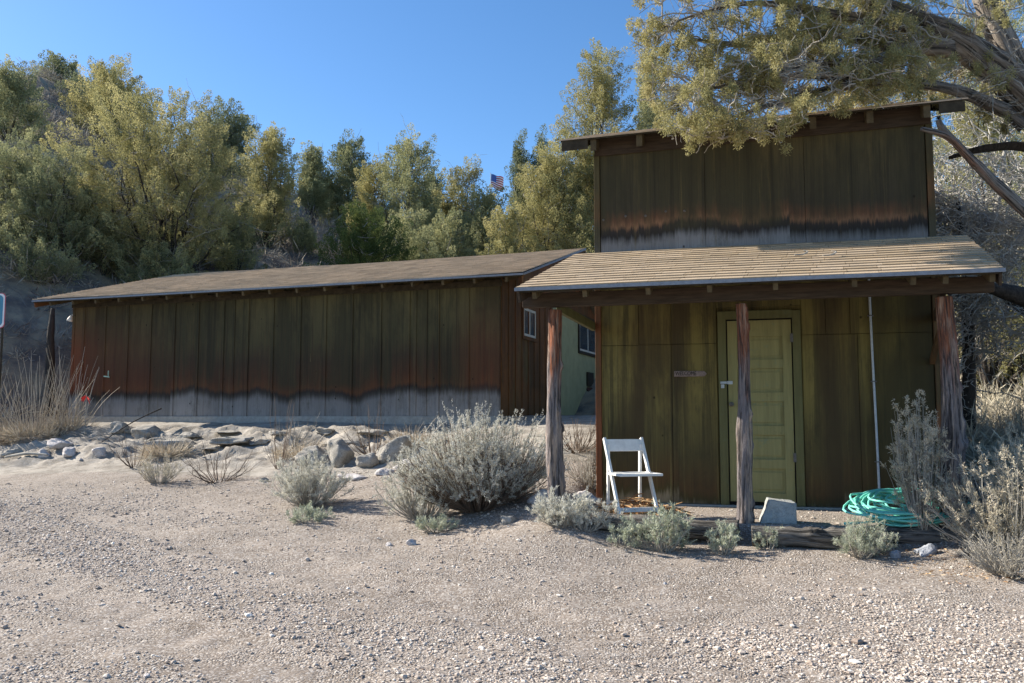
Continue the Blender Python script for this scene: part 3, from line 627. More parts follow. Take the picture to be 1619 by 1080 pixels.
def juniper_meshes(H, Wd, seed, lobes=7, dens=1.0, leaf=.1, low=.12, spire=.25, thin=1.0, bare=.25):
    rg = np.random.RandomState(seed); LB = []
    nb_ = int(lobes * 2.6) + 6
    for i in range(nb_):
        v = 1.0 if i == 0 else low + .16 + (.84 - low) * rg.beta(1.15, 1.25)
        e = math.sin(math.pi * min(1, v * .76 + .14)) ** .7; a = i * 2.4 + rg.rand()
        r_ = Wd * .5 * rg.uniform(.30, .46) * (1 if v < .9 else .8); rad = 0 if i == 0 else max(0, Wd * .5 * e * rg.uniform(.55, 1.08) - r_ * .55)
        ln = max(r_ * rg.uniform(2.2, 3.3), H * .2) * (1 + spire * .5 * (v > .85)); h = min(H, v * H + r_ * rg.uniform(0, .5))
        LB.append((rad * math.cos(a), rad * math.sin(a), max(H * low * .5, h - ln), h, r_))
    LB.append((0, 0, H * (low + .05), H * .93, Wd * .5 * .55)); LB.append((0, 0, H * low, H * .6, Wd * .5 * .85))
    w_ = np.array([(l[3] - l[2]) * l[4] ** 1.5 for l in LB]); w_ /= w_.sum(); nc = int(min(2600, 60 + 26 * dens * Wd * H))
    pk = rg.choice(len(LB), nc, p=w_); La = np.array(LB)[pk]
    t = rg.beta(1.15, 1.25, nc); prof = (np.sin(np.pi * np.clip(t * .82 + .12, 0, 1)) ** .7)
    th = rg.rand(nc) * 6.28; q = np.sqrt(rg.uniform(.12, 1, nc)) * (1 + .25 * vnoise(th * 1.3, t * 5, pk * 3.1, seed))
    C = np.stack([La[:, 0] + np.cos(th) * La[:, 4] * prof * q, La[:, 1] + np.sin(th) * La[:, 4] * prof * q, La[:, 2] + t * (La[:, 3] - La[:, 2])], 1)
    # every clump is a tapering tuft that points out and up, its leaves lying on the tuft's skin
    ax0 = np.stack([La[:, 0] * .35, La[:, 1] * .35, C[:, 2] - .3 * La[:, 4]], 1); outd = unit(C - ax0)
    AX = unit(outd * rg.uniform(.5, 1.0, (nc, 1)) + np.array([0, 0, 1.0]) * rg.uniform(.35, 1.1, (nc, 1)) + rg.normal(size=(nc, 3)) * .22)
    TL = leaf * rg.uniform(5, 10, nc); TR = TL * rg.uniform(.24, .38, nc)
    m = int(170 * thin); idx = np.repeat(np.arange(nc), m); n = len(idx)
    u1 = unit(np.cross(AX, rg.normal(size=(nc, 3)))); u2 = np.cross(AX, u1)
    sg = rg.rand(n) ** .8; th = rg.rand(n) * 6.28; rp = np.sin(np.pi * np.clip(sg * .80 + .12, 0, 1)) ** .8 * (1 - .35 * sg)
    rad_ = (u1[idx] * np.cos(th)[:, None] + u2[idx] * np.sin(th)[:, None]); lob = 1 + .35 * np.sin(th * 3 + idx) * (1 - sg)
    P = C[idx] + AX[idx] * ((sg - .45) * TL[idx])[:, None] + rad_ * (TR[idx] * rp * lob * np.sqrt(rg.uniform(.35, 1.05, n)))[:, None]
    Dr = unit(AX[idx] * .8 + rad_ * .55 + rg.normal(size=(n, 3)) * .33)
    V, F = leaves(P, Dr, leaf * rg.uniform(.42, .9, n), leaf * rg.uniform(.26, .44, n), rg, rad_)
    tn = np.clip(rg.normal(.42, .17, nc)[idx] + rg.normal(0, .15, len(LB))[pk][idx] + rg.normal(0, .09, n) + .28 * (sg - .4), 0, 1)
    K = 9; paths = []; rad = []
    for (x, y, z0, h, r_) in LB:
        j = rg.normal(size=(K, 3)) * .05 * Wd * np.linspace(0, 1, K)[:, None] * .6
        tt = np.linspace(0, 1, K); px = x * (tt ** .8); py = y * (tt ** .7); pz = -.3 + (h * .9 + .3) * tt
        paths.append(np.stack([px, py, pz], 1) + j); rad.append(np.interp(tt, [0, .25, 1], [H * .020, H * .008, .006]) * (1.2 if x == 0 else .8))
    V1, F1 = tubes(paths, rad, 8)
    nt = int(nc * .22); sel = rg.choice(nc, nt, replace=False); Q = []; QR = []
    for i in sel:
        lp = paths[pk[i]]; zt = C[i, 2] - rg.uniform(.15, .5); kk = int(np.clip(np.searchsorted(lp[:, 2], zt), 1, K - 1)); s0 = lp[kk]
        e = C[i] + rg.normal(size=3) * .1; mid_ = (s0 + e) / 2 + rg.normal(size=3) * .12 + np.array([0, 0, -.08])
        Q.append(catm([s0, mid_, e], 6)); QR.append(np.linspace(.020, .006, 6) * (leaf / .1) * 1.1)
    tw = [tubes(Q, QR, 4)]
    nb = int(nc * bare * .6)
    if nb:
        ib = rg.choice(nc, nb); s0 = C[ib] * np.array([.85, .85, 1]); dd = unit(rg.normal(size=(nb, 3)) + np.array([0, 0, .2])) * rg.uniform(.3, .9, nb)[:, None]
        tt = np.linspace(0, 1, 5)[None, :, None]; Pb = s0[:, None, :] + dd[:, None, :] * tt + rg.normal(size=(nb, 5, 3)) * .05 * tt
        tw.append(tubes(Pb, np.tile(np.linspace(.011, .004, 5) * (leaf / .1), (nb, 1)), 3))
    TV, TF = join(tw); nl = len(F)
    return (np.r_[V, TV], np.r_[F, TF + len(V)], np.r_[np.repeat(tn, 4), np.zeros(len(TV))], np.r_[np.zeros(nl, int), np.ones(len(TF), int)]), (V1, F1)
JN = [0]
def juniper(label, px, top, wpx, Y, mat, seed, name="juniper_tree", group=None, trunkm='bark_dark', sink=0, dark_twigs=False, **kw):
    X = ray(px, 400)[0] * (Y / ray(px, 400)[1]); wpx *= 1.3; kw.setdefault('low', .05); zg = gz(X, Y) - sink; H = max(at(px, top, Y)[2] - zg, 1.2); Wd = wpx * Y / FPX
    kw.setdefault('leaf', .072 * max(.75, Y / 27))
    cr, tr = juniper_meshes(H, Wd, seed, **kw)
    o = empty(name, (X, Y, zg), 0); tag(o, label, "tree", group)
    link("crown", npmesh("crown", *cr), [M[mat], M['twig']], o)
    V, F = tr; link("trunk", npmesh("trunk", V, F), M[trunkm], o, True)
    return o
GT = "juniper trees on the hillside behind the buildings"
juniper("tall juniper cut by the left edge of the photo on the hill", 0, 98, 90, 33, 'fol_green', 1, group=GT, dens=.8, lobes=6)
juniper("small bushy juniper alone on the hill crest at the left", 84, 96, 75, 56, 'fol_blue', 2, group=GT, lobes=5, leaf=.17, dens=.45, bare=.3)
juniper("tall juniper peeking up behind the broad olive juniper, upper left", 175, 100, 125, 42, 'fol_olive', 3, group=GT, lobes=7, dens=.55)
juniper("bluish juniper behind the broad juniper on its upper left", 150, 112, 90, 50, 'fol_blue', 33, group=GT, lobes=5, dens=.4)
juniper("bluish round juniper behind the right shoulder of the broad juniper", 345, 168, 105, 47, 'fol_blue', 4, group=GT, lobes=6, dens=.5)
juniper("broadest olive juniper above the left end of the long roof", 258, 135, 260, 27.5, 'fol_olive', 5, group=GT, lobes=13, dens=1.0, low=.08, bare=.5)
juniper("low grey green juniper at the far left below the hill", 30, 205, 120, 26, 'fol_green', 6, group=GT, lobes=6, dens=.9)
juniper("narrow juniper left of the broad juniper over the roof corner", 100, 225, 110, 25.5, 'fol_green', 7, group=GT, lobes=6, dens=1.0, low=.1, bare=.5)
juniper("juniper just right of the broad olive juniper", 422, 206, 85, 33, 'fol_olive', 8, group=GT, lobes=7, dens=.9, bare=.4)
juniper("slim grey green juniper standing on the open slope", 492, 234, 42, 40, 'fol_green', 9, group=GT, lobes=4, dens=.9, low=.2)
juniper("dark round topped juniper right of the open slope", 548, 212, 72, 41, 'fol_blue', 10, group=GT, lobes=6, dens=.7)
juniper("pointed juniper with the tallest spire in the middle of the row", 645, 214, 125, 32, 'fol_green', 12, group=GT, lobes=9, dens=.9, spire=.1, bare=.4)
juniper("yellowish juniper left of the spired one", 590, 252, 80, 33, 'fol_olive', 13, group=GT, lobes=6, dens=.9)
juniper("deep green juniper low behind the middle of the long roof", 580, 318, 130, 27, 'fol_dark', 14, group=GT, lobes=9, dens=1.2, low=.03, bare=.0)
juniper("round juniper beside the flag", 740, 258, 98, 34, 'fol_olive', 15, group=GT, lobes=7, dens=.95, bare=.4)
juniper("thin see-through juniper spire right of the flag", 822, 216, 30, 38, 'fol_blue', 16, group=GT, lobes=2, dens=.8, low=.2)
juniper("thin leaning juniper spire next to the see-through one", 856, 204, 38, 38, 'fol_blue', 17, group=GT, lobes=3, dens=.7, low=.2)
juniper("bright olive juniper left of the tall shed", 872, 236, 135, 28, 'fol_olive', 18, group=GT, lobes=8, dens=1.0, bare=.4)
juniper("low bushy juniper beside the shed wall over the roof", 912, 318, 90, 27, 'fol_olive', 19, group=GT, lobes=6, dens=1.3, low=.05)
juniper("low olive juniper behind the long roof near its right end", 800, 335, 80, 27, 'fol_olive', 20, group=GT, lobes=5, dens=1.2, low=.05)
juniper("small dark juniper behind the roof between the deep green and olive ones", 705, 335, 85, 28, 'fol_green', 21, group=GT, lobes=5, dens=1.1, low=.05)
juniper("tall many spired juniper rising behind the tall shed", 955, 72, 150, 29, 'fol_olive', 22, group=GT, lobes=11, dens=1.1, spire=.3, bare=.5)
juniper("thin green juniper behind the shed roof under the overhanging branches", 1032, 92, 62, 33, 'fol_green', 23, group=GT, lobes=5, dens=1.0)
juniper("juniper behind the right corner of the shed", 1560, 120, 190, 17, 'fol_olive', 24, group=GT, lobes=8, dens=.7, bare=1.5)
juniper("juniper behind the overhanging limbs at the top right", 1400, 70, 230, 26, 'fol_olive', 25, group=GT, lobes=8, dens=.7, bare=1.0)
juniper("dark juniper at the right edge of the photo", 1640, 210, 170, 17, 'fol_green', 26, group=GT, lobes=6, dens=.7, bare=2.0)
juniper("small upright juniper on the open slope", 482, 352, 26, 33, 'fol_green', 27, group=GT, lobes=3, dens=1.4, low=.02)
juniper("low juniper under the broad one at the left roof corner", 165, 330, 110, 26.5, 'fol_green', 28, group=GT, lobes=5, dens=1.0, low=.05, bare=.6)
juniper("ragged juniper behind the roof right of the broad one", 370, 325, 70, 28.5, 'fol_green', 29, group=GT, lobes=6, dens=.8, low=.1, bare=1.0)
juniper("low grey green juniper filling the left edge below the hill trees", 25, 300, 150, 27.5, 'fol_green', 61, group=GT, lobes=6, dens=1.0, low=.05, bare=.8)
juniper("juniper low behind the roof right of the flag", 760, 300, 90, 31, 'fol_green', 63, group=GT, lobes=5, dens=1.1, low=.05, bare=.5)
juniper("juniper behind the pointed one, to its right", 680, 270, 70, 38, 'fol_blue', 64, group=GT, lobes=5, dens=.9, low=.1)
juniper("grey green juniper tucked behind the bright olive one", 925, 250, 90, 32, 'fol_blue', 65, group=GT, lobes=5, dens=.9, low=.1)
juniper("tallest juniper behind the thick leaning trunk at the top right", 1600, -30, 230, 22, 'fol_green', 66, group=GT, lobes=9, dens=.8, low=.1, bare=1.2)
juniper("low juniper behind the dead one at the right edge", 1590, 330, 170, 18.5, 'fol_green', 67, group=GT, lobes=8, dens=.9, low=.02, bare=1.0)
juniper("low olive juniper at the foot of the hill above the roof's left tip", 75, 385, 110, 24.3, 'fol_green', 70, group=GT, lobes=6, bare=.8)
juniper("low juniper at the very left edge above the blue sign", -10, 350, 110, 24.5, 'fol_green', 71, group=GT, lobes=6, bare=.8)
juniper("small juniper under the broad one just above the roof", 250, 385, 100, 26.5, 'fol_green', 72, group=GT, lobes=6, bare=1.0)
juniper("mid green juniper in front of the pointed one, just above the roof", 655, 330, 85, 29, 'fol_green', 74, group=GT, lobes=5)
juniper("pale juniper above the roof left of the shed's bright olive juniper", 838, 300, 60, 30, 'fol_olive', 75, group=GT, lobes=5)
# bare trunk at the left building corner
me = log_mesh("bare_trunk", [(-11.2, 21.3, 1.0), (-11.2, 21.3, 2.6), (-11.22, 21.3, 3.4), (-11.2, 21.3, 4.0)], (.13, .10, .085, .04), 12, 40, .1, 5)
tag(link("tree_trunk", me, M['bark_dark']), "dark upright tree trunk just left of the long building", "tree")

# ------------------------------------------------------------------ big overhanging juniper at the right
bigt = empty("overhanging_juniper", (0, 0, 0)); tag(bigt, "large old juniper with a leaning trunk and branches hanging over the shed roof", "tree")
def limb(name, pts, rad, m='bark', sides=16, rings=50, seed=0, parent=bigt, knots=3, ridge=.12):
    me = log_mesh(name, [at(*p) if len(p) == 3 and p[2] > 2 and p[0] > 50 else p for p in pts], rad, sides, rings, .14, seed, ridge, knots)
    return link(name, me, M[m], parent)
TR1 = [(1990, 820, 11.4), (1900, 520, 11.3), (1760, 290, 11.0), (1640, 172, 10.6), (1560, 100, 10.3), (1500, 55, 10.1), (1420, 22, 10.0), (1330, -20, 10.0), (1220, -80, 10.0)]
limb("trunk", TR1, (.36, .30, .26, .215, .18, .15, .12, .09, .06), seed=1, sides=30, rings=120, ridge=.2)
limb("limb", [(1700, 260, 10.8), (1610, 110, 10.5), (1562, 10, 10.6), (1530, -120, 10.8)], (.10, .13, .13, .11), seed=2, sides=26, rings=70, ridge=.22)
limbs_px = [
    ([(1500, 75, 10.1), (1400, 70, 9.9), (1300, 50, 9.8), (1180, 70, 9.7), (1080, 60, 9.6)], (.12, .08, .06, .035, .01)),
    ([(1440, 40, 10.0), (1330, 25, 9.7), (1200, 5, 9.5), (1110, 20, 9.4), (1045, 45, 9.3)], (.10, .06, .03, .014, .005)),
    ([(1590, 175, 10.4), (1500, 140, 10.0), (1380, 130, 9.6), (1240, 160, 9.3), (1130, 195, 9.1)], (.09, .06, .05, .03, .008)),
    ([(1380, 130, 9.6), (1290, 120, 9.4), (1180, 130, 9.3), (1075, 150, 9.2)], (.05, .04, .025, .008)),
    ([(1470, 60, 10.1), (1380, 95, 9.6), (1290, 100, 9.4), (1220, 120, 9.2)], (.08, .05, .03, .01)),
    ([(1620, 200, 10.5), (1560, 160, 10.6), (1450, 135, 10.9), (1330, 140, 11.0)], (.08, .06, .05, .02)),
    ([(1420, 30, 10.0), (1350, -30, 9.8), (1200, -60, 9.6), (1100, -40, 9.5)], (.08, .06, .04, .01)),
    ([(1240, 160, 9.3), (1190, 205, 9.05), (1130, 212, 9.0), (1085, 225, 8.95)], (.03, .02, .014, .006)),
]
for i, (p, rd) in enumerate(limbs_px): limb("limb", p, rd, seed=10 + i, sides=10, rings=40)
rg = np.random.RandomState(77)
def twigs_from(srcs, n, ln, drop, r0, r1, rg, K=9, curl=.12):
    """wavy thin twigs starting on the given source points"""
    i = rg.randint(0, len(srcs), n); s0 = srcs[i] + rg.normal(size=(n, 3)) * .02
    d = unit(rg.normal(size=(n, 3)) * np.array([1, .8, .7]) + np.array([-.4, -.1, drop])) * (ln * rg.uniform(.4, 1.3, n))[:, None]
    st = unit(rg.normal(size=(n, K, 3))) * curl * rg.uniform(.5, 1.4, n)[:, None, None]; st = np.cumsum(st, 1) * .45; st -= st[:, :1]
    tt = np.linspace(0, 1, K)[None, :, None]
    return s0[:, None, :] + d[:, None, :] * tt + st * ln, np.outer(rg.uniform(.6, 1.3, n), np.linspace(r0, r1, K))
src = np.concatenate([catm([at(*q) for q in p], 40)[6:] for p, _ in limbs_px])
tk = np.concatenate([catm([at(*q) for q in TR1], 80)[25:66], catm([at(*q) for q in [(1700, 260, 10.8), (1610, 110, 10.5), (1562, 10, 10.6)]], 30)]); src = np.concatenate([src, tk + rg.normal(size=tk.shape) * .1])
P1, R1 = twigs_from(src, 560, .75, -.1, .011, .004, rg, curl=.13)
src2 = P1[:, 3:].reshape(-1, 3); P2, R2 = twigs_from(src2, 2600, .30, -.15, .005, .0018, rg, curl=.16)
def tobound(P, R_):     # keep away from below the roof line except for the hanging sprays
    e = P[:, -1]; s, n = inv(SH_A, SH_T, e[:, 0], e[:, 1]); d = e - np.array([0, 0, EYE]); py = 540 - FPX * (-d[:, 1] * math.sin(PITCH) + d[:, 2] * math.cos(PITCH)) / (d[:, 1] * math.cos(PITCH) + d[:, 2] * math.sin(PITCH))
    px = 809.5 + FPX * d[:, 0] / (d[:, 1] * math.cos(PITCH) + d[:, 2] * math.sin(PITCH))
    lim = np.interp(px, [1000, 1050, 1090, 1240, 1260, 1500, 1620], [165, 205, 215, 222, 190, 165, 225])
    k_ = (py < lim) & (px > 1003); return P[k_], R_[k_], px[k_], py[k_]
P1, R1, _, _ = tobound(P1, R1); P2, R2, px2, py2 = tobound(P2, R2)
V, F = join([tubes(P1, R1, 5), tubes(P2, R2, 3)])
link("twigs", npmesh("twigs", V, F), M['twig'], bigt)
# leaf sprays at twig ends: dense left, thin over the right half
pr_ = np.interp(px2, [1000, 1250, 1330, 1420, 1500, 1620], [1, 1, .8, .6, .4, .35]); kp = rg.rand(len(px2)) < pr_
E = P2[kp][:, -1]; E = E[vnoise(E[:, 0] * 3.4, E[:, 1] * 3.4, E[:, 2] * 3.4, 3) > -.02]; E = np.concatenate([E, E + rg.normal(size=E.shape) * .06]); nE = len(E); m = 150; print('sprays', nE)
idx = np.repeat(np.arange(nE), m); cr = rg.uniform(.035, .08, nE); gq = unit(rg.normal(size=(len(idx), 3))) * (rg.rand(len(idx)) ** .5)[:, None] * np.array([.9, .9, 1.2])
Pq = E[idx] + gq * cr[idx][:, None]; Dq = unit(gq * .8 + np.array([-.1, 0, -.15]) + rg.normal(size=gq.shape) * .5)
V, F = leaves(Pq, Dq, rg.uniform(.018, .042, len(idx)), rg.uniform(.006, .012, len(idx)), rg, unit(gq))
tn = np.clip(rg.normal(.5, .17, nE)[idx] + rg.normal(0, .14, len(idx)), 0, 1)
link("crown", npmesh("crown", V, F, np.repeat(tn, 4)), M['fol_near'], bigt)
# broken limb at the right corner, a thing of its own look but the same tree
bl = limb("broken_limb", [(1457, 204, 9.0), (1500, 218, 9.1), (1545, 262, 9.2), (1600, 315, 9.3), (1680, 380, 9.5), (1800, 470, 10.4)], (.022, .036, .046, .062, .075, .10), 'limb_red', 16, 70, 31, ridge=.15)
bl["label"] = "broken limb with a red split end"
limb("limb", [(1545, 262, 9.2), (1515, 230, 9.2), (1488, 200, 9.2), (1484, 184, 9.2)], (.05, .04, .035, .02), seed=35, sides=10, rings=20)
limb("limb", [(1760, 330, 11), (1640, 240, 11), (1560, 235, 11), (1500, 250, 11.2)], (.08, .06, .05, .02), 'bark_dark', 10, 30, 36)
limb("limb", [(1900, 600, 11.3), (1700, 500, 10.8), (1620, 470, 10.6), (1555, 452, 10.6)], (.16, .13, .11, .05), 'bark_dark', 14, 40, 37)
# dead twig tangle of the tree behind the right corner
dead = empty("dead_juniper", (*fr(SH_A, SH_T, 5.2, -2.2), gz(*fr(SH_A, SH_T, 5.2, -2.2)))); tag(dead, "dead grey juniper with tangled bare twigs right of the shed", "tree")
dl = dead.location
def relp(p): return tuple(at(*p) - np.array(dl))
DT = [([(1532, 690, 13.0), (1532, 560, 13.0), (1528, 450, 13.0), (1515, 320, 13.0)], (.10, .085, .07, .03)),
      ([(1530, 520, 13), (1580, 430, 12.8), (1640, 330, 12.6)], (.06, .05, .03)), ([(1530, 470, 13), (1495, 400, 13.2), (1480, 300, 13.4)], (.05, .04, .02)),
      ([(1528, 420, 13), (1575, 330, 13.2), (1590, 220, 13.4)], (.05, .04, .02)), ([(1700, 560, 13), (1600, 480, 12.6), (1540, 440, 12.4)], (.07, .05, .02)),
      ([(1700, 420, 13.5), (1600, 350, 13.3), (1510, 345, 13.2)], (.07, .05, .02))]
for i, (p, rd) in enumerate(DT):
    me = log_mesh("trunk" if i == 0 else "limb", [relp(q) for q in p], rd, 12, 40, .1, 50 + i, .12, 3); link("trunk" if i == 0 else "limb", me, M['bark_dark' if i in (0, 4) else 'twig'], dead)
src = np.concatenate([catm([relp(q) for q in p], 40)[8:] for p, _ in DT])
Pa, Ra = twigs_from(src, 420, 1.0, -.1, .013, .005, rg, curl=.16); Pb, Rb = twigs_from(Pa[:, 3:].reshape(-1, 3), 3400, .45, -.35, .007, .0026, rg, curl=.20)
V, F = join([tubes(Pa, Ra, 5), tubes(Pb, Rb, 3)]); link("twigs", npmesh("twigs", V, F), plain("grey_dead_twig", (.40, .375, .33), .4, 4, .9, 0), dead)

# ------------------------------------------------------------------ shrubs
def shrub(name, label, pos, Rr, H, stems, mat, seed, leafn=30, leaf=.028, lw=.007, stalks=0, spread=1.0, cat="bush", group=None, stemm='twig', sparse=0.0, lean=(0, 0)):
    rg = np.random.RandomState(seed); o = empty(name, pos); tag(o, label, cat, group)
    th = rg.rand(stems) * 6.28; q = np.sqrt(rg.rand(stems)) * spread; K = 7; leafn = int(leafn * 1.35); lw = lw * .68
    lump = 1 + .22 * np.sin(th * 2 + seed) + .16 * np.sin(th * 5 + seed * 2); top = np.stack([np.cos(th) * q * Rr * lump, np.sin(th) * q * Rr * lump, H * (1 + .16 * np.sin(th * 3 + seed * 1.7) * q) * np.sqrt(np.clip(1 - .78 * q ** 2, .02, 1)) * rg.uniform(.62, 1.08, stems)], 1)
    base = np.stack([np.cos(th), np.sin(th), np.zeros(stems)], 1) * rg.uniform(0, .18, stems)[:, None] * Rr; base[:, 2] = -.03
    tt = np.linspace(0, 1, K)[None, :, None]; bend = base + (top - base) * np.array([.62, .62, .28])
    P = (1 - tt) ** 2 * base[:, None] + 2 * tt * (1 - tt) * bend[:, None] + tt ** 2 * top[:, None]
    P += rg.normal(size=P.shape) * .025 * Rr * tt; P[:, :, 0] += lean[0] * tt[:, :, 0] ** 2; P[:, :, 1] += lean[1] * tt[:, :, 0] ** 2
    r0 = .004 + .006 * Rr
    # side sprigs
    ns = stems * 3; i = rg.randint(0, stems, ns); kk = rg.randint(3, K, ns); s0 = P[i, kk]
    d = unit(unit(P[i, K - 1] - P[i, 0]) + rg.normal(size=(ns, 3)) * .55) * (Rr * rg.uniform(.1, .28, ns))[:, None]
    t4 = np.linspace(0, 1, 4)[None, :, None]; S = s0[:, None] + d[:, None] * t4 + rg.normal(size=(ns, 4, 3)) * .01 * t4
    S[:, :, 2] += (t4[:, :, 0] ** 2) * Rr * .05
    V, F = join([tubes(P, np.outer(rg.uniform(.7, 1.3, stems), np.linspace(r0, r0 * .25, K)), 4), tubes(S, np.tile(np.linspace(r0 * .4, .0012, 4), (ns, 1)), 3)])
    link("stems", npmesh("stems", V, F), M[stemm], o)
    if leafn:
        n = ns * leafn; i = np.repeat(np.arange(ns), leafn); f = rg.rand(n) ** .8 * 3; a = np.clip(f.astype(int), 0, 2); w_ = (f - a)[:, None]
        C = S[i, a] * (1 - w_) + S[i, a + 1] * w_ + rg.normal(size=(n, 3)) * .006; ax = unit(S[i, 3] - S[i, 0])
        Dr = unit(ax * .9 + rg.normal(size=(n, 3)) * .55 + np.array([0, 0, .3])); V, F = leaves(C, Dr, leaf * rg.uniform(.6, 1.3, n), lw * rg.uniform(.7, 1.3, n), rg)
        tn = np.clip(rg.normal(.5, .18, ns)[i] + rg.normal(0, .14, n) + .12 * (w_[:, 0]), 0, 1); VV, FF, TT = V, F, np.repeat(tn, 4)
        if stalks:
            i = rg.randint(0, stems, stalks); s0 = P[i, K - 1]; m = 26; d = unit(np.array([0, 0, 1]) + unit(P[i, K - 1] - P[i, 0]) * .7 + rg.normal(size=(stalks, 3)) * .12) * (Rr * rg.uniform(.18, .42, stalks))[:, None]
            j = np.repeat(np.arange(stalks), m); f = rg.rand(len(j))[:, None]; C = s0[j] + d[j] * f + rg.normal(size=(len(j), 3)) * .004
            V, F = leaves(C, unit(d[j] * 2 + rg.normal(size=(len(j), 3)) * .4), leaf * .8, lw * .9, rg); VV = np.r_[VV, V]; FF = np.r_[FF, F + n * 4]; TT = np.r_[TT, np.full(len(V), .95)]
        link("leaves", npmesh("leaves", VV, FF, TT), M[mat], o)
    return o
GS = "sagebrush plants along the yard edge"
def G(px, py, **k): return onground(px, py, **k)
p = G(756, 806); shrub("sagebrush", "biggest round grey sagebrush in front of the gap between the buildings", p, .74, .92, 560, 'sage', 1, 46, .028, .0075, 170, group=GS, stemm='twig_brown')
p2 = p + np.array([-.62, -.05, 0]); p2[2] = gz(p2[0], p2[1]); shrub("sagebrush", "low grey sagebrush crowding the left side of the biggest sagebrush", p2, .42, .62, 120, 'sage', 2, 26, .03, .008, 20, group=GS)
p = G(488, 800); shrub("sagebrush", "round grey sagebrush alone on the gravel below the boulders", p, .46, .56, 170, 'sage', 3, 30, .032, .008, 25, group=GS)
p = G(252, 764); shrub("sagebrush", "small thin grey sagebrush left of the round one on the gravel", p, .36, .42, 70, 'sage_tan', 4, 14, .03, .006, 10, group=GS)
p = G(486, 824); shrub("sagebrush", "tiny pale sagebrush sprig at the foot of the round gravel sagebrush", p, .26, .14, 36, 'sage_green', 5, 26, .03, .008, group=GS)
p = G(690, 840); shrub("sagebrush", "tiny pale sagebrush sprig below the biggest sagebrush", p, .2, .15, 30, 'sage_green', 6, 24, .03, .008, group=GS)
p = G(892, 832); shrub("sagebrush", "low blue grey sagebrush at the foot of the left porch post", p, .30, .32, 60, 'sage', 7, 30, .032, .008, group=GS)
p = G(925, 838, y1=12); shrub("sagebrush", "blue grey sprig left of the white chair", p, .26, .30, 40, 'sage', 8, 26, .03, .008, group=GS)
p = G(1048, 872); shrub("sagebrush", "pale green sagebrush in front of the log below the white chair", p, .28, .36, 60, 'sage_green', 9, 30, .032, .009, 6, group=GS)
p = G(985, 862); shrub("sagebrush", "sparse pale sprig left of the pale green sagebrush under the chair", p, .2, .2, 16, 'sage_green', 10, 26, .03, .008, group=GS)
p = G(1142, 876); shrub("sagebrush", "small pale sagebrush in front of the middle post", p, .20, .24, 30, 'sage_green', 11, 26, .03, .008, group=GS)
p = G(1216, 868); shrub("sagebrush", "tiny pale sprig in front of the grey log under the concrete block", p, .13, .19, 18, 'sage_green', 12, 22, .026, .007, group=GS)
p = G(1362, 880); shrub("sagebrush", "pale green grey sagebrush in front of the green hose", p, .27, .28, 80, 'sage_green', 13, 26, .03, .006, group=GS)
p = fr(SH_A, SH_T, 3.28, 1.62); shrub("sagebrush", "tall upright sagebrush left of the right porch post", (p[0], p[1], gz(*p)), .30, 1.12, 120, 'sage_tan', 14, 28, .032, .008, 50, spread=.9, group=GS)
p = fr(SH_A, SH_T, 3.90, 2.05); shrub("sagebrush", "wide dry sagebrush in front of the right porch post", (p[0], p[1], gz(*p)), .55, .80, 220, 'sage_tan', 15, 26, .032, .008, 60, group=GS)
p = fr(SH_A, SH_T, 4.3, 1.7); shrub("sagebrush", "wide dry sagebrush at the right edge of the photo", (p[0], p[1], gz(*p)), .60, .92, 240, 'sage_tan', 16, 26, .032, .008, 60, group=GS)
p = fr(SH_A, SH_T, 4.5, 2.45); shrub("sagebrush", "twiggy sagebrush over the white pipe at the right edge", (p[0], p[1], gz(*p)), .48, .55, 200, 'sage_tan', 17, 12, .03, .006, 10, group=GS)
p = fr(SH_A, SH_T, 3.75, 2.65); shrub("bare_shrub", "low tangle of bare grey twigs behind the blue grey rock", (p[0], p[1], gz(*p)), .45, .30, 180, 'sage_tan', 18, 5, .02, .004, group=GS)
p = fr(SH_A, SH_T, 4.9, .9); shrub("bare_shrub", "branching bare grey shrub right of the porch", (p[0], p[1], gz(*p)), .6, 1.5, 40, 'sage_tan', 19, 0, group=GS)
p = G(1600, 700); shrub("sagebrush", "tan dry brush behind the right porch post", p, 1.0, .7, 160, 'sage_tan', 20, 14, .04, .008, 30, group=GS)
p = G(1570, 720); shrub("sagebrush", "low tan brush patch right behind the right porch post", p, .8, .5, 120, 'straw', 21, 14, .05, .006, group=GS)
GB = "bare twig shrubs on the bank"
for i, (px, py, Rr, H, n, lab) in enumerate((
        (212, 738, .45, .75, 16, "bare reddish twig shrub on the left of the bank"), (345, 762, .75, .55, 22, "spreading bare twig shrub at the foot of the bank"),
        (440, 742, .4, 1.15, 12, "tall thin bare twigs on the bank above the spreading shrub"), (462, 706, .55, .55, 22, "bare twig shrub on the bank left of the boulders"),
        (588, 722, .5, .85, 26, "bare twig shrub growing between the two boulders"), (935, 770, .45, .55, 60, "bare grey shrub in the shade behind the left porch post"),
        (912, 715, .5, .5, 50, "dark bare shrub on the shaded slope between the buildings"), (640, 766, .3, .4, 14, "small bare twig shrub below the right boulder"))):
    shrub("bare_shrub", lab, G(px, py), Rr, H, n, 'sage_tan', 40 + i, 0 if i != 1 else 2, group=GB, stemm='twig' if i in (3, 5) else 'twig_brown')
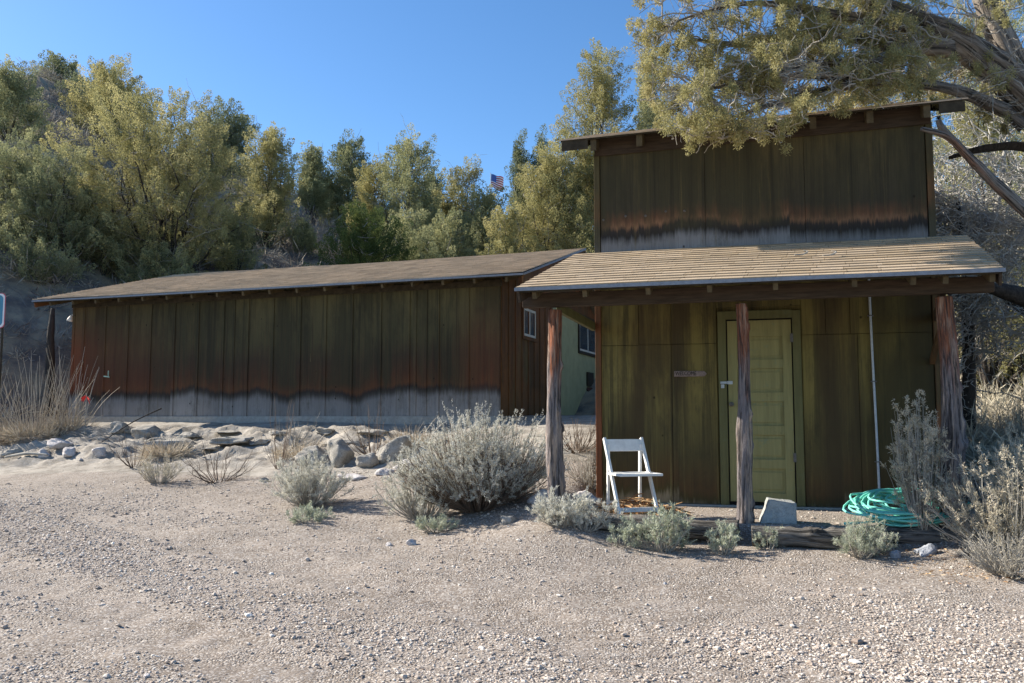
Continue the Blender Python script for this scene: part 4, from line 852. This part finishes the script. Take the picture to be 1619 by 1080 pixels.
# tall dry bunch grass
def bunch(label, pos, n, H, Rr, seed, bend=.5):
    rg = np.random.RandomState(seed); o = empty("bunch_grass", pos); tag(o, label, "grass clump", "clumps of dry bunch grass")
    th = rg.rand(n) * 6.28; q = rg.rand(n) ** .7; h = H * (.16 + .84 * rg.rand(n) ** 2.6); b = np.stack([np.cos(th) * q * Rr * .6, np.sin(th) * q * Rr * .6, -.02 * np.ones(n)], 1)
    e = b + np.stack([np.cos(th) * Rr * bend * q + rg.normal(size=n) * .12, np.sin(th) * Rr * bend * q + rg.normal(size=n) * .12, h], 1)
    mid_ = b + (e - b) * np.array([.3, .3, .6]); tt = np.linspace(0, 1, 6)[None, :, None]
    P = (1 - tt) ** 2 * b[:, None] + 2 * tt * (1 - tt) * mid_[:, None] + tt ** 2 * e[:, None]; V, F = tubes(P, np.tile(np.linspace(.006, .0025, 6), (n, 1)), 3)
    m_ = n * 6; i = rg.randint(0, n, m_); C = b[i] * 1.25; Dr = unit(np.stack([np.cos(th[i]), np.sin(th[i]), rg.uniform(.3, 1.2, m_)], 1) + rg.normal(size=(m_, 3)) * .5)
    V2, F2 = leaves(C, Dr, rg.uniform(.15, .42, m_), .012, rg); T = np.concatenate([np.repeat(rg.uniform(.2, .9, n), 18), np.repeat(rg.uniform(.3, 1, m_), 4)])
    link("blades", npmesh("blades", np.r_[V, V2], np.r_[F, F2 + len(V)], T), M['straw'], o); return o
bunch("tallest dry grass clump left of the long building", G(55, 690), 260, 1.75, .95, 1)
bunch("dry grass clump at the left edge of the photo", G(-15, 700), 120, 1.6, .7, 2)
bunch("dry grass clump against the left corner of the long building", G(112, 680), 90, 1.8, .45, 3, .9)
bunch("low dry grass tuft on the bank right of the bare twigs", G(262, 722), 110, .45, .45, 4)
bunch("low dry grass tuft above the round gravel sagebrush", G(470, 722), 70, .4, .4, 5)
bunch("low dry grass tuft left of the biggest sagebrush", G(655, 705), 100, .5, .45, 6)

# hillside scrub (stuff)
def scrub(n, seed, d0, d1, mat, name, label, hgt, az0=-.75, az1=.75, leafy=70):
    rg = np.random.RandomState(seed); D = d0 + (d1 - d0) * rg.rand(n); az = rg.uniform(az0, az1, n); Y = D / np.sqrt(1 + az ** 2); X = az * Y
    s, q = inv(LB_A, LB_T, X, Y); ok = ~((s > -11) & (s < 1.5) & (q > -9.5)); s, q = inv(SH_A, SH_T, X, Y); ok &= ~((s > -.8) & (s < 4.6) & (q > -5)); X = X[ok]; Y = Y[ok]; n = len(X)
    Z = ground_z(X, Y); sc = rg.uniform(.5, 1.3, n) * hgt; i = np.repeat(np.arange(n), leafy); m_ = len(i)
    d = unit(rg.normal(size=(m_, 3)) * np.array([1, 1, .5]) + np.array([0, 0, .55])); d[:, 2] = np.abs(d[:, 2]); C = np.stack([X, Y, Z], 1)[i] + d * (sc[i] * rg.uniform(0, .7, m_))[:, None] + rg.normal(size=(m_, 3)) * .12 * sc[i][:, None]
    Dr = unit(d + rg.normal(size=(m_, 3)) * .5); V, F = leaves(C, Dr, sc[i] * rg.uniform(.25, .6, m_), sc[i] * .035, rg)
    tn = np.clip(rg.normal(.5, .28, n)[i] + rg.normal(0, .12, m_), 0, 1)
    tag(link(name, npmesh(name, V, F, np.repeat(tn, 4)), M[mat]), label, "scrub", kind="stuff")
scrub(3200, 5, 19.5, 60, 'scrub', "hillside_scrub", "grey twiggy scrub covering the hillside behind the buildings", .75)
scrub(700, 6, 22, 60, 'straw', "hillside_grass", "pale dry grass on the open slopes of the hill", .35)
scrub(420, 7, 12.5, 22, 'sage_tan', "right_slope_brush", "tangled dry brush on the slope right of the shed", .55, .42, .8, 160)

# ------------------------------------------------------------------ rocks
import bmesh
def rock(label, pos, size, m='rock', seed=0, group="rocks along the yard", rz=0, sub=4, name="rock", rough=.22):
    bm = bmesh.new(); bmesh.ops.create_icosphere(bm, subdivisions=sub, radius=1); rg = np.random.RandomState(seed)
    co = np.array([v.co[:] for v in bm.verts])
    for _ in range(16):
        nrm = unit(rg.normal(size=3)); dd = rg.uniform(.5, .85); pr = co @ nrm; co -= np.outer(np.clip(pr - dd, 0, None), nrm) * .9
    co *= (1 + rough * fbm(co[:, 0] * 1.3 + seed, co[:, 1] * 1.3, co[:, 2] * 1.3, seed, 4) + .05 * fbm(co[:, 0] * 6 + seed, co[:, 1] * 6, co[:, 2] * 6, seed, 3))[:, None] * 1.1
    for v, c in zip(bm.verts, co): v.co = Vector(c * np.array(size) / 2)
    me = bpy.data.meshes.new(name); bm.to_mesh(me); bm.free(); o = link(name, me, M[m], None, False); me.shade_smooth()
    o.location = pos; o.rotation_euler = (0, 0, rz); tag(o, label, "rock", group); return o
def rk(label, px, py, wpx, hpx, m='rock', seed=0, dep=.8, up_=.08, **k):
    p = G(px, py); s = p[1] / FPX; sz = (wpx * s, wpx * s * dep, hpx * s * 1.25); p[2] += sz[2] * up_; return rock(label, p, sz, m, seed, **k)
GR = "boulders in the bank below the long building"
rk("tall rounded boulder at the middle of the bank", 538, 728, 52, 46, seed=1, up_=.14, group=GR, sub=4)
rk("cracked boulder right of the tall rounded one", 618, 726, 60, 46, seed=2, up_=.14, group=GR, sub=4)
rk("low boulder between the tall rounded and cracked ones", 580, 736, 40, 28, seed=3, up_=.14, group=GR, sub=4)
rk("long low boulder left of the tall rounded one", 492, 728, 62, 26, seed=4, up_=.14, group=GR, sub=4)
rk("flat half buried rock high on the bank", 372, 700, 70, 14, seed=5, group=GR)
rk("half buried rock on the bank left of the flat one", 268, 706, 90, 18, seed=6, group=GR)
rk("dark jagged rock at the left end of the bank", 232, 690, 54, 20, seed=7, group=GR)
rk("small round rock under the building corner", 188, 682, 30, 18, seed=8, group=GR)
rk("flat pale slab below the boulders", 560, 758, 48, 12, 'rock_pale', 9, group=GR)
rk("pinkish pale rock left of the biggest sagebrush", 612, 750, 34, 18, 'rock_pale', 10, group=GR)
rk("wide flat rock behind the biggest sagebrush", 650, 742, 70, 22, 'rock_pale', 11, group=GR)
rk("dark stone on the bank foot among the bare twigs", 418, 762, 20, 10, seed=12, group=GR)
GL = "pale rocks piled at the left end of the yard"
rk("tilted slab leaning on the left rock pile", 98, 706, 44, 16, 'rock_pale', 13, group=GL)
rk("rounded block at the front of the left rock pile", 108, 721, 26, 14, 'rock_pale', 14, group=GL)
rk("squat rock at the left end of the rock pile", 68, 722, 24, 13, 'rock_pale', 15, group=GL)
rk("domed rock right of the left rock pile", 158, 722, 26, 14, 'rock_pale', 16, group=GL)
rk("low dark rock at the photo's left edge under the grass", 18, 718, 34, 14, 'rock', 17, group=GL)
rk("tiny white stone in front of the left rock pile", 128, 729, 7, 5, 'rock_pale', 18, group=GL)
GF_ = "loose stones on the gravel"
rk("white stone on the gravel below the biggest sagebrush", 651, 862, 20, 15, 'rock_pale', 19, group=GF_)
rk("smaller grey stone left of the white stone on the gravel", 616, 863, 13, 9, 'rock_pale', 20, group=GF_)
rk("dark rock in the shade under the biggest sagebrush", 804, 826, 30, 18, 'rock', 21, group=GF_)
rk("blue grey rock in front of the hose log", 1463, 878, 42, 24, 'rock_blue', 22, group=GF_, sub=4)
rk("small blue grey stone left of the larger one by the log", 1417, 882, 20, 12, 'rock_blue', 23, group=GF_)
rk("pale rock at the left of the left porch post", 862, 792, 50, 22, 'rock_pale', 24, group=GF_)
rk("long pale rock right of the left porch post", 925, 792, 46, 22, 'rock_pale', 25, group=GF_)
rk("tiny white stone near the bottom left of the yard", 232, 1072, 13, 7, 'rock_pale', 26, group=GF_)
rk("small violet stone on the gravel right of centre", 1052, 925, 8, 6, 'rock_blue', 27, group=GF_)

r5 = random.Random(12)
for i, w_ in enumerate("first second third fourth fifth sixth seventh eighth ninth tenth eleventh twelfth".split()):
    px = 222 + i * 37 + r5.uniform(-8, 8); py = 682 + (0, 16, 4, 30)[i % 4] + r5.uniform(-3, 5)
    rk(w_ + " from the left of the broken flat rocks in the ledge below the long wall", px, py, r5.uniform(30, 64), r5.uniform(6, 11), seed=100 + i, dep=.9, up_=-.05, group="broken ledge rocks in the bank", rough=.34, rz=r5.uniform(-.5, .5))
# ------------------------------------------------------------------ logs, block, hose, litter, chair
def wlog(label, a, b, rad, seed, sag=0.0, flat=.85, ridge=.12, rings=80):
    me = log_mesh("log", [a, tuple((np.array(a) * .65 + np.array(b) * .35) + np.array([0, 0, sag])), tuple((np.array(a) * .3 + np.array(b) * .7) + np.array([0, .02, -sag])), b], rad, 26, rings, .16, seed, ridge, 6, flat)
    return tag(link("log", me, M['log']), label, "log", "weathered logs edging the porch")
def W3(s, n, z): x, y = fr(SH_A, SH_T, s, n); return (x, y, z)
wlog("dark weathered log in front of the white chair", W3(-.15, 1.76, .32), W3(1.66, 1.78, .29), (.09, .115, .105, .11), 3)
wlog("split grey log under the concrete block", W3(1.78, 1.86, .255), W3(2.95, 1.82, .24), (.105, .10, .12, .11), 5, .01)
wlog("dark log under the green hose", W3(2.8, 1.66, .27), W3(3.75, 1.6, .27), (.09, .10, .10, .08), 8)
# concrete pier block
cbk = MB(); cbk.add([(-.21, -.17, 0), (.19, -.17, -.0), (.19, .17, 0), (-.21, .17, 0), (-.11, -.12, .26), (.19, -.14, .225), (.17, .12, .235), (-.12, .11, .27)],
                   [(0, 3, 2, 1), (4, 5, 6, 7), (0, 1, 5, 4), (1, 2, 6, 5), (2, 3, 7, 6), (3, 0, 4, 7)])
blk = cbk.build("concrete_block", stone("weathered_block", (.32, .33, .31), (.50, .50, .46), 9), None)
bm = bmesh.new(); bm.from_mesh(blk.data); bmesh.ops.subdivide_edges(bm, edges=bm.edges[:], cuts=14, use_grid_fill=True); bm.normal_update()
for v in bm.verts:
    q = v.co.copy(); v.co += v.normal * (.010 * float(fbm(q.x * 9, q.y * 9, q.z * 9, 4, 4)) - .012 * max(0, float(vnoise(q.x * 7 + 3, q.y * 7, q.z * 7, 8)) - .25))
bm.to_mesh(blk.data); bm.free(); blk.data.shade_smooth()
sb = blk.modifiers.new("soft", 'BEVEL'); sb.width = .004; sb.angle_limit = R(50); sb.limit_method = 'ANGLE'
blk.scale = (.84, .84, .86); blk.location = W3(2.03, 1.38, .335); blk.rotation_euler = (0, 0, -R(12)); tag(blk, "chipped grey concrete block on the porch gravel by the middle post", "block")
# hose
rg = np.random.RandomState(5); hc = np.array(W3(3.20, 1.30, .455)); pts = []; nl = 22
for i in range(nl * 26):
    a = i / 26 * 2 * math.pi; k_ = i // 26; t = i / (nl * 26)
    rr = .36 + .12 * math.sin(k_ * 2.1 + t * 3) + .03 * math.sin(a * 2 + k_); ox = .09 * math.sin(k_ * 1.3); oy = .05 * math.cos(k_ * 1.7)
    jz = .05 * math.sin(a * 1.0 + k_ * 2.3) * (.3 + .7 * math.sin(k_ * 1.9) ** 2) + .02 * math.sin(3 * a + k_)
    pts.append((hc[0] + ox + 1.06 * rr * math.cos(a), hc[1] + oy + .74 * rr * math.sin(a), hc[2] + .015 + .07 * t + .30 * .74 * rr * math.sin(a) + jz + .02 * abs(math.sin(k_ * 4.1))))
st_ = W3(2.62, 1.50, .35); p0_ = pts[0]; tail = [tuple(np.array(st_) * (1 - t) + np.array(p0_) * t + np.array([0, -.16 * math.sin(math.pi * t), .0])) for t in np.linspace(0, .96, 14)]; pts = tail + pts
V, F = tubes([pts], [[.0135, .0135] + [.0105] * (len(pts) - 2)], 7)
hose = link("garden_hose", npmesh("garden_hose", V, F), M['hose'], None, True); tag(hose, "coiled teal green garden hose lying by the right porch post", "hose")
# litter of orange bark
rg = np.random.RandomState(8); n = 650; c0 = np.array(W3(.62, 1.12, .345)); th = rg.rand(n) * 6.28; q = np.sqrt(rg.rand(n)); C = c0 + np.stack([np.cos(th) * q * .50, np.sin(th) * q * .30, rg.rand(n) * .19 * (1 - q)], 1)
C[:, 2] += .005; d = unit(rg.normal(size=(n, 3)) * np.array([1, 1, .12])); K = 5; tt = np.linspace(-.5, .5, K)[None, :, None]; P = C[:, None] + d[:, None] * tt * rg.uniform(.08, .32, n)[:, None, None]; P[:, :, 2] += .025 * (1 - 4 * tt[:, :, 0] ** 2) * rg.rand(n)[:, None]
V, F = tubes(P, np.tile([.002, .006, .007, .006, .002], (n, 1)), 4)
tag(link("bark_litter", npmesh("bark_litter", V, F, np.repeat(rg.rand(n), 20)), M['litter']), "heap of orange brown bark strips and dry stems beside the chair", "bark litter", kind="stuff")
rg = np.random.RandomState(9); n = 900; X = rg.uniform(3.2, 5.4, n); Y = rg.uniform(6.7, 8.0, n); C = np.stack([X, Y, ground_z(X, Y) + .012], 1); V, F = leaves(C, unit(rg.normal(size=(n, 3)) * np.array([1, 1, .2])), rg.uniform(.02, .06, n), .008, rg)
tag(link("dry_leaf_litter", npmesh("dry_leaf_litter", V, F, np.repeat(rg.rand(n), 4)), M['litter']), "dry leaf litter under the sagebrush at the right", "leaf litter", kind="stuff")
# folding chair
ch0 = onground(957, 814, 8, 12); ch0[2] = gz(ch0[0], ch0[1])
chair = empty("folding_chair", ch0, math.atan2(.34, .94) * .75); tag(chair, "white wooden folding chair by the left side of the shed wall", "chair")
# local x = right, -y = forward
cw = .42
for x in (0, cw):
    b = MB(); b.bar((x, -.42, 0), (x, .01, .80), .028, .042); b.build("front_leg", M['white'], chair, bevel=.003)
    b = MB(); b.bar((x + (.03 if x == 0 else -.03), .0, .0), (x + (.03 if x == 0 else -.03), -.03, .74), .026, .036); b.build("rear_leg", M['white'], chair, bevel=.003)
b = MB(); b.bar((.012, -.03, .725), (cw - .012, -.03, .725), .014, .13, up=(0, .35, 1)); b.build("backrest", M['white'], chair, bevel=.003)
st_ = MB()
for x0, x1, y0, y1 in ((-.015, cw + .03, -.47, -.43), (-.015, .035, -.43, -.1), (cw - .02, cw + .03, -.43, -.1), (.035, cw - .02, -.13, -.1)): st_.box(x0, x1, y0, y1, .425, .45)
for i in range(5): st_.box(.036, cw - .021, -.425 + i * .059, -.425 + i * .059 + .05, .432, .446)
st_.build("seat", M['white'], chair, bevel=.003)
b = MB(); b.bar((.0, -.375, .085), (cw, -.375, .085), .014, .045); b.build("stretcher", M['white'], chair)
b = MB(); b.bar((.03, -.005, .13), (cw - .03, -.005, .13), .014, .03); b.build("stretcher", M['white'], chair)
# white pipe end by the right edge
pp = G(1612, 912); V, F = tubes([[(0, 0, .035), (.05, -.01, .035), (.055, -.01, .035), (.09, -.02, .035), (.5, .1, .03)]], [[.014, .014, .02, .02, .014]], 12)
po = link("pipe_end", npmesh("pipe_end", V, F), M['white'], None, True); po.location = pp; tag(po, "short white pipe end poking from the brush at the right edge", "pipe")
# stick leaning on the bank, driftwood by the grass
p1 = G(160, 700); p2 = at(255, 646, 17.6); me = log_mesh("fallen_branch", [tuple(p1), tuple((p1 + p2) / 2 + np.array([0, 0, .05])), tuple(p2)], (.006, .011, .016), 8, 30, .1, 4); tag(link("fallen_branch", me, M['bark_dark']), "dark fallen branch leaning on the foundation of the long building", "branch")
p1 = G(8, 728); p2 = G(75, 722); me = log_mesh("driftwood", [tuple(p1 + [0, 0, .04]), tuple((p1 + p2) / 2 + [0, 0, .08]), tuple(p2 + [0, 0, .03])], (.02, .03, .015), 8, 30, .2, 6); tag(link("driftwood", me, M['twig']), "bleached stick lying in front of the tall dry grass", "branch")
# survey stake with red ribbon
p = G(134, 690); st = empty("survey_stake", p); tag(st, "thin stake with a red ribbon at the left end of the long building", "stake")
top = at(135, 622, p[1])[2] - p[2]; V, F = tubes([[(0, 0, -.05), (0, 0, top)]], [[.008, .008]], 6); link("stake", npmesh("stake", V, F), M['twig'], st)
rib = MB(); rg = np.random.RandomState(2)
for i in range(10):
    a = rg.rand() * 6.28; z = top - .02 - rg.rand() * .05; l = rg.uniform(.07, .15); w_ = .035; dz = -rg.uniform(.05, .16)
    rib.add([(0, 0, z), (0, 0, z - w_), (math.cos(a) * l, math.sin(a) * l * .6, z - w_ + dz), (math.cos(a) * l, math.sin(a) * l * .6, z + dz)], [(0, 1, 2, 3)])
rib.build("ribbon", plain("red_ribbon", (.62, .05, .035), .1, 20), st)
# roadside sign at the left edge
p = at(-26.5, 640, 17.5); zg = gz(p[0], p[1]); sn = empty("yard_sign", (p[0], p[1], zg)); tag(sn, "blue sign with white and red border cut by the left edge of the photo", "sign")
zc = at(-26.5, 491, 17.5)[2] - zg
def rr_(w, h, r_, n=6):
    o = []
    for cx, cz, a0 in ((w - r_, h - r_, 0), (-w + r_, h - r_, 90), (-w + r_, -h + r_, 180), (w - r_, -h + r_, 270)):
        for i in range(n + 1): a = R(a0 + 90 * i / n); o.append((cx + r_ * math.cos(a), cz + r_ * math.sin(a)))
    return o
for nm, w_, h_, y_, c_ in (("sign_rim", .345, .355, 0, (.5, .12, .14)), ("sign_border", .33, .34, -.006, (.75, .75, .75)), ("sign_face", .30, .31, -.010, (.08, .25, .36))):
    o_ = rr_(w_, h_, .08); n = len(o_); b = MB(); b.add([(x, y_ - .004, zc + z) for x, z in o_] + [(x, y_, zc + z) for x, z in o_], [tuple(range(n)), tuple(range(2 * n - 1, n - 1, -1))] + [(i, i + n, (i + 1) % n + n, (i + 1) % n) for i in range(n)]); b.build(nm, plain(nm + "_paint", c_, .05, 10, .5, 0), sn)
for x in (.2, .28): b = MB(); b.box(x, x + .03, .004, .034, -.1, zc + .2); b.build("sign_stake", M['dark_wood'], sn)
# flag among the trees
fp = at(776, 277, 44); zg = gz(fp[0], fp[1]); fl = empty("flag_pole", (fp[0], fp[1], zg)); tag(fl, "flag with red and white stripes on a pole among the hillside junipers", "flag")
ht = fp[2] - zg + .12; V, F = tubes([[(0, 0, -.2), (0, 0, ht)]], [[.03, .02]], 8); link("pole", npmesh("pole", V, F), M['steel'], fl)
U, N_ = 24, 26; V = []; F = []; mi = []
for j in range(N_ + 1):
    for i in range(U + 1):
        u = i / U; v = j / N_; V.append((.03 + .62 * u - .02 * v, .10 * math.sin(u * 7 + v * 2) * u, ht - .06 - .66 * v - .30 * u * (.6 + .4 * v) + .02 * math.sin(u * 9)))
for j in range(N_):
    for i in range(U): a = j * (U + 1) + i; F.append((a, a + 1, a + U + 2, a + U + 1)); mi.append(2 if (j < 14 and i < 10) else (0 if (j // 2) % 2 == 0 else 1))
link("flag", npmesh("flag", V, F, None, mi), [plain("flag_red", (.55, .06, .06), .05), plain("flag_white", (.8, .8, .8), .03), plain("flag_blue", (.10, .16, .42), .05)], fl, True)
# cones / twigs lying on the porch roof
for i, (s, n, lab) in enumerate(((2.35, .95, "curled dry twig lying on the porch roof"), (2.62, 1.05, "pale forked twig on the porch roof right of the curled one"))):
    x, y = fr(SH_A, SH_T, s, n); z = RG[1] - slope * n + .03
    me = log_mesh("roof_twig", [(x - .1, y - .04, z - .005), (x, y, z + .01), (x + .06, y + .03, z + .045), (x + .02, y + .05, z + .06)], (.006, .009, .008, .004), 6, 20, .1, i); tag(link("roof_twig", me, M['twig']), lab, "twig")
